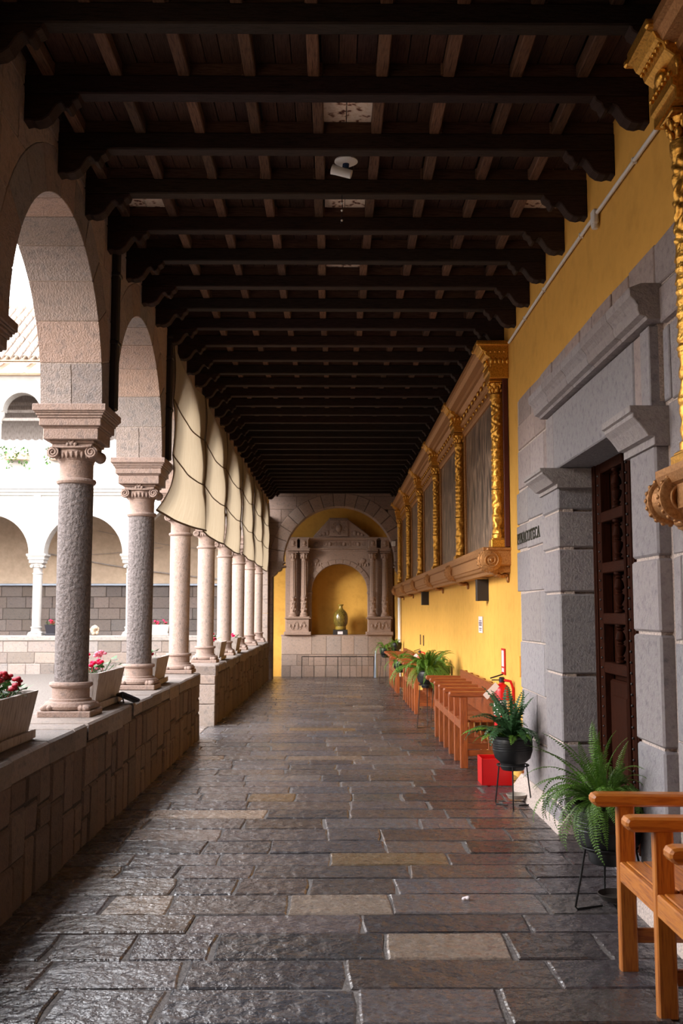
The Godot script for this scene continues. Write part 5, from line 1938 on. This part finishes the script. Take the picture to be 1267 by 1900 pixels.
func build_small_things() -> void:
	rng.seed = 900
	extinguisher("red fire extinguisher with white label and tag behind the broad-leaved fern", at(1.605, 0.4, 9.75))
	extinguisher("fire extinguisher on the wall between the two distant benches", at(1.605, 0.3, 19.05))
	var s := begin()
	# red box on the floor
	var box := thing("red_box", "low open red box on the floor under the second fern", "box", at(1.46, 0, 9.32))
	for q in [[0, 0.005, 0, 0.28, 0.01, 0.28], [-0.135, 0.12, 0, 0.01, 0.24, 0.28], [0.135, 0.12, 0, 0.01, 0.24, 0.28], [0, 0.12, 0.135, 0.28, 0.24, 0.01], [0, 0.12, -0.135, 0.28, 0.24, 0.01]]:
		s = begin()
		bx(s, Vector3(q[0], q[1], q[2]), Vector3(q[3], q[4], q[5]), 0.003)
		part(box, "side" if q[1] > 0.05 else "bottom", s, M.signal_red)
	# notices on the ochre wall
	var n := thing("wall_notice", "small white printed notice on the ochre wall above the second bench", "notice", at(WALL_R - 0.008, 1.4, 11.85))
	s = begin()
	bx(s, Vector3.ZERO, Vector3(0.006, 0.19, 0.3), 0.001)
	var sheet := part(n, "sheet", s, M.sign_white)
	s = begin()
	for q in [[0.045, 0.2, 0.012], [0.02, 0.24, 0.02], [-0.005, 0.22, 0.02], [-0.045, 0.2, 0.012], [-0.065, 0.16, 0.01]]:
		bx(s, Vector3(-0.0035, q[0], 0), Vector3(0.001, q[2], q[1]), 0)
	part(sheet, "print", s, M.notice_ink)
	n = thing("safety_sign", "narrow red and white sign above the fire extinguisher", "sign", at(WALL_R - 0.01, 1.05, 10.28))
	s = begin()
	bx(s, Vector3.ZERO, Vector3(0.01, 0.26, 0.2), 0.002)
	var board := part(n, "board", s, M.signal_red)
	s = begin()
	bx(s, Vector3(-0.006, 0.03, 0.0), Vector3(0.002, 0.16, 0.12), 0)
	bx(s, Vector3(-0.006, -0.085, 0.0), Vector3(0.002, 0.04, 0.12), 0)
	part(board, "white_field", s, M.sign_white)
	s = begin()
	bx(s, Vector3.ZERO, Vector3(0.03, 0.19, 0.09), 0.004)
	whole("cable_cover", s, M.ochre, "ochre painted cable cover on the wall close to the stone doorway", "cover", at(WALL_R - 0.012, 1.05, 9.34))
	for q in [[19.45, "nearer of two thin dark wall slots above the third bench"], [20.15, "farther of two thin dark wall slots above the third bench"]]:
		s = begin()
		bx(s, Vector3.ZERO, Vector3(0.02, 0.2, 0.05), 0.003)
		whole("wall_slot", s, M.strap, q[1], "wall plate", at(WALL_R - 0.008, 1.0, q[0]), "thin dark plates on the ochre wall")
	for q in [[11.3, "dark wooden block under the near end of the long gilded frame"], [18.42, "dark wooden block under the far half of the long gilded frame"]]:
		s = begin()
		bx(s, Vector3.ZERO, Vector3(0.135, 0.24, 0.12), 0.004)
		whole("support_block", s, M.dark_paint, q[1], "block", at(WALL_R - 0.065, 1.79, q[0]), "blocks under the long frame")
	# conduit along the top of the wall, with a junction box
	var c := thing("conduit", "thin white conduit running along the top of the ochre wall", "pipe", Vector3.ZERO)
	s = begin()
	var pts := []
	for i in 13:
		var t := i / 12.0
		pts.append(at(1.7, lerpf(4.07, 4.16, t) + sin(PI * t) * 0.025, lerpf(4.66, 9.6, t)))
	tube(s, pts, 0.013, 8)
	part(c, "pipe", s, M.white_paint)
	for i in [2, 5, 8, 10]:
		s = begin()
		bx(s, pts[i], Vector3(0.03, 0.035, 0.02), 0.003)
		part(c, "clip", s, M.white_paint)
	s = begin()
	bx(s, at(1.69, 4.1, 6.32), Vector3(0.04, 0.1, 0.07), 0.01)
	lathe(s, at(1.69, 4.02, 6.32), [Vector2(0, 0), Vector2(0.02, 0.005), Vector2(0.025, 0.03), Vector2(0.01, 0.05)], 10)
	part(c, "junction_box", s, M.white_paint)
	# pipes
	for q in [[7.5, 3.06, "dark square drainpipe on the arcade wall above the nearest full column"], [10.02, 3.06, "dark square drainpipe on the arcade wall beside the first blind"]]:
		s = begin()
		var y := 3.06
		while y < 4.2:
			span(s, -0.055, 0.0, y - 3.06, minf(y + 0.52, 4.32) - 3.06, -0.05, 0.05, 0.01)
			span(s, -0.058, 0.012, minf(y + 0.5, 4.3) - 3.06, minf(y + 0.53, 4.33) - 3.06, -0.058, 0.058, 0.006)
			y += 0.53
		whole("drainpipe", s, M.dark_paint, q[2], "drainpipe", at(WALL_L + 0.05, 3.06, q[0]))
	s = begin()
	tube(s, [Vector3(0, 0, 0), Vector3(0, 1.4, 0), Vector3(0, 3.9, 0)], 0.045, 12)
	whole("white_pipe", s, M.white_paint, "pale vertical pipe in the far corner of the ochre wall", "pipe", at(1.67, floor_y(25.85), 25.85))
	s = begin()
	bx(s, Vector3.ZERO, Vector3(0.1, 0.13, 0.06), 0.01)
	whole("emergency_light", s, M.white_paint, "small white box on the right flank of the far arch", "lamp", at(1.53, 3.3, ARCH_D - 0.04))
	# rail and post before the altarpiece
	var rl := thing("iron_rail", "low thin iron rail standing in front of the altarpiece", "railing", at(0, floor_y(28.0), 28.0))
	s = begin()
	tube(s, [Vector3(-0.89, 0.57, 0), Vector3(0.1, 0.57, 0), Vector3(1.09, 0.57, 0)], 0.013, 6)
	part(rl, "handrail", s, M.iron)
	for k in 7:
		s = begin()
		tube(s, [Vector3(-0.89 + k * 0.33, 0, 0), Vector3(-0.89 + k * 0.33, 0.57, 0)], 0.012 if k % 3 == 0 else 0.007, 6)
		part(rl, "post", s, M.iron)
	s = begin()
	lathe(s, Vector3.ZERO, [Vector2(0, 0), Vector2(0.055, 0), Vector2(0.05, 0.2), Vector2(0.02, 0.72), Vector2(0.012, 0.74), Vector2(0, 0.74)], 14)
	whole("tapered_post", s, M.steel, "slim grey-blue tapered post at the right end of the rail", "post", at(1.14, floor_y(27.9), 27.9))
	# spotlight on the ceiling and a dangling wire
	var d := 6.28
	var top := beam_y(d) + 0.22
	var sp := thing("ceiling_spotlight", "white swivelling spotlight hanging from the dark ceiling", "spotlight", at(0.06, top, d))
	s = begin()
	lathe(s, Vector3(0.015, -0.155, 0), [Vector2(0, 0), Vector2(0.05, 0), Vector2(0.076, 0.016), Vector2(0.074, 0.024), Vector2(0.02, 0.036), Vector2(0, 0.036)], 28)
	part(sp, "canopy", s, M.white_paint)
	s = begin()
	tube(s, [Vector3(0.015, -0.12, 0), Vector3(0.015, 0.0, 0)], 0.012, 8)
	part(sp, "stem", s, M.plastic)
	s = begin()
	tube(s, [Vector3(0.015, -0.15, 0), Vector3(0.01, -0.185, 0)], 0.022, 10)
	part(sp, "neck", s, M.blue_part)
	s = begin()
	var tilt := Basis(Vector3.BACK, -1.25) * Basis(Vector3.RIGHT, 0.25)
	lathe(s, Vector3(-0.02, -0.205, 0.0), [Vector2(0, -0.075), Vector2(0.028, -0.072), Vector2(0.03, 0.03), Vector2(0.033, 0.06), Vector2(0.026, 0.062), Vector2(0, 0.05)], 18, Vector3.ONE, tilt.inverse())
	part(sp, "lamp_head", s, M.white_paint)
	var w := thing("hanging_wire", "thin dark wire with tiny beads dangling below the ceiling", "wire", at(0.05, beam_y(6.6), 6.62))
	s = begin()
	tube(s, [Vector3(0, 0.02, 0), Vector3(0.004, -0.1, 0), Vector3(-0.008, -0.2, 0)], 0.003, 5)
	part(w, "cord", s, M.plastic)
	for y in [-0.06, -0.11, -0.18]:
		s = begin()
		ball(s, Vector3(0, y, 0.002), Vector3.ONE * 0.008, 8, 5)
		part(w, "bead", s, M.white_paint)
	# floodlight lying on the parapet
	var fl := thing("floodlight", "small dark floodlight leaning on the parapet in front of the planter", "floodlight", at(-1.69, PAR_T, 8.4))
	fl.rotation = Vector3(-0.15, 0.5, 0)
	s = begin()
	bx(s, Vector3(0, 0.05, 0), Vector3(0.17, 0.024, 0.15), 0.006, Basis(Vector3.BACK, -0.42))
	part(fl, "housing", s, M.plastic)
	s = begin()
	bx(s, Vector3(0.005, 0.0635, 0), Vector3(0.14, 0.003, 0.12), 0.001, Basis(Vector3.BACK, -0.42))
	part(fl, "lens", s, M.lens_glass)
	s = begin()
	tube(s, [Vector3(-0.06, 0.0, 0.07), Vector3(-0.07, 0.07, 0.078), Vector3(-0.07, 0.07, -0.078), Vector3(-0.06, 0.0, -0.07)], 0.006, 6)
	part(fl, "yoke", s, M.plastic)
	s = begin()
	for k in 5:
		ball(s, Vector3(jit(0.012), 0.012 + jit(0.006), jit(0.012)), Vector3(0.014, 0.01, 0.012), 6, 4)
	whole("paper_scrap", s, M.sign_white, "tiny crumpled white scrap lying on the stone floor", "litter", at(0.71, 0.004, 5.6))
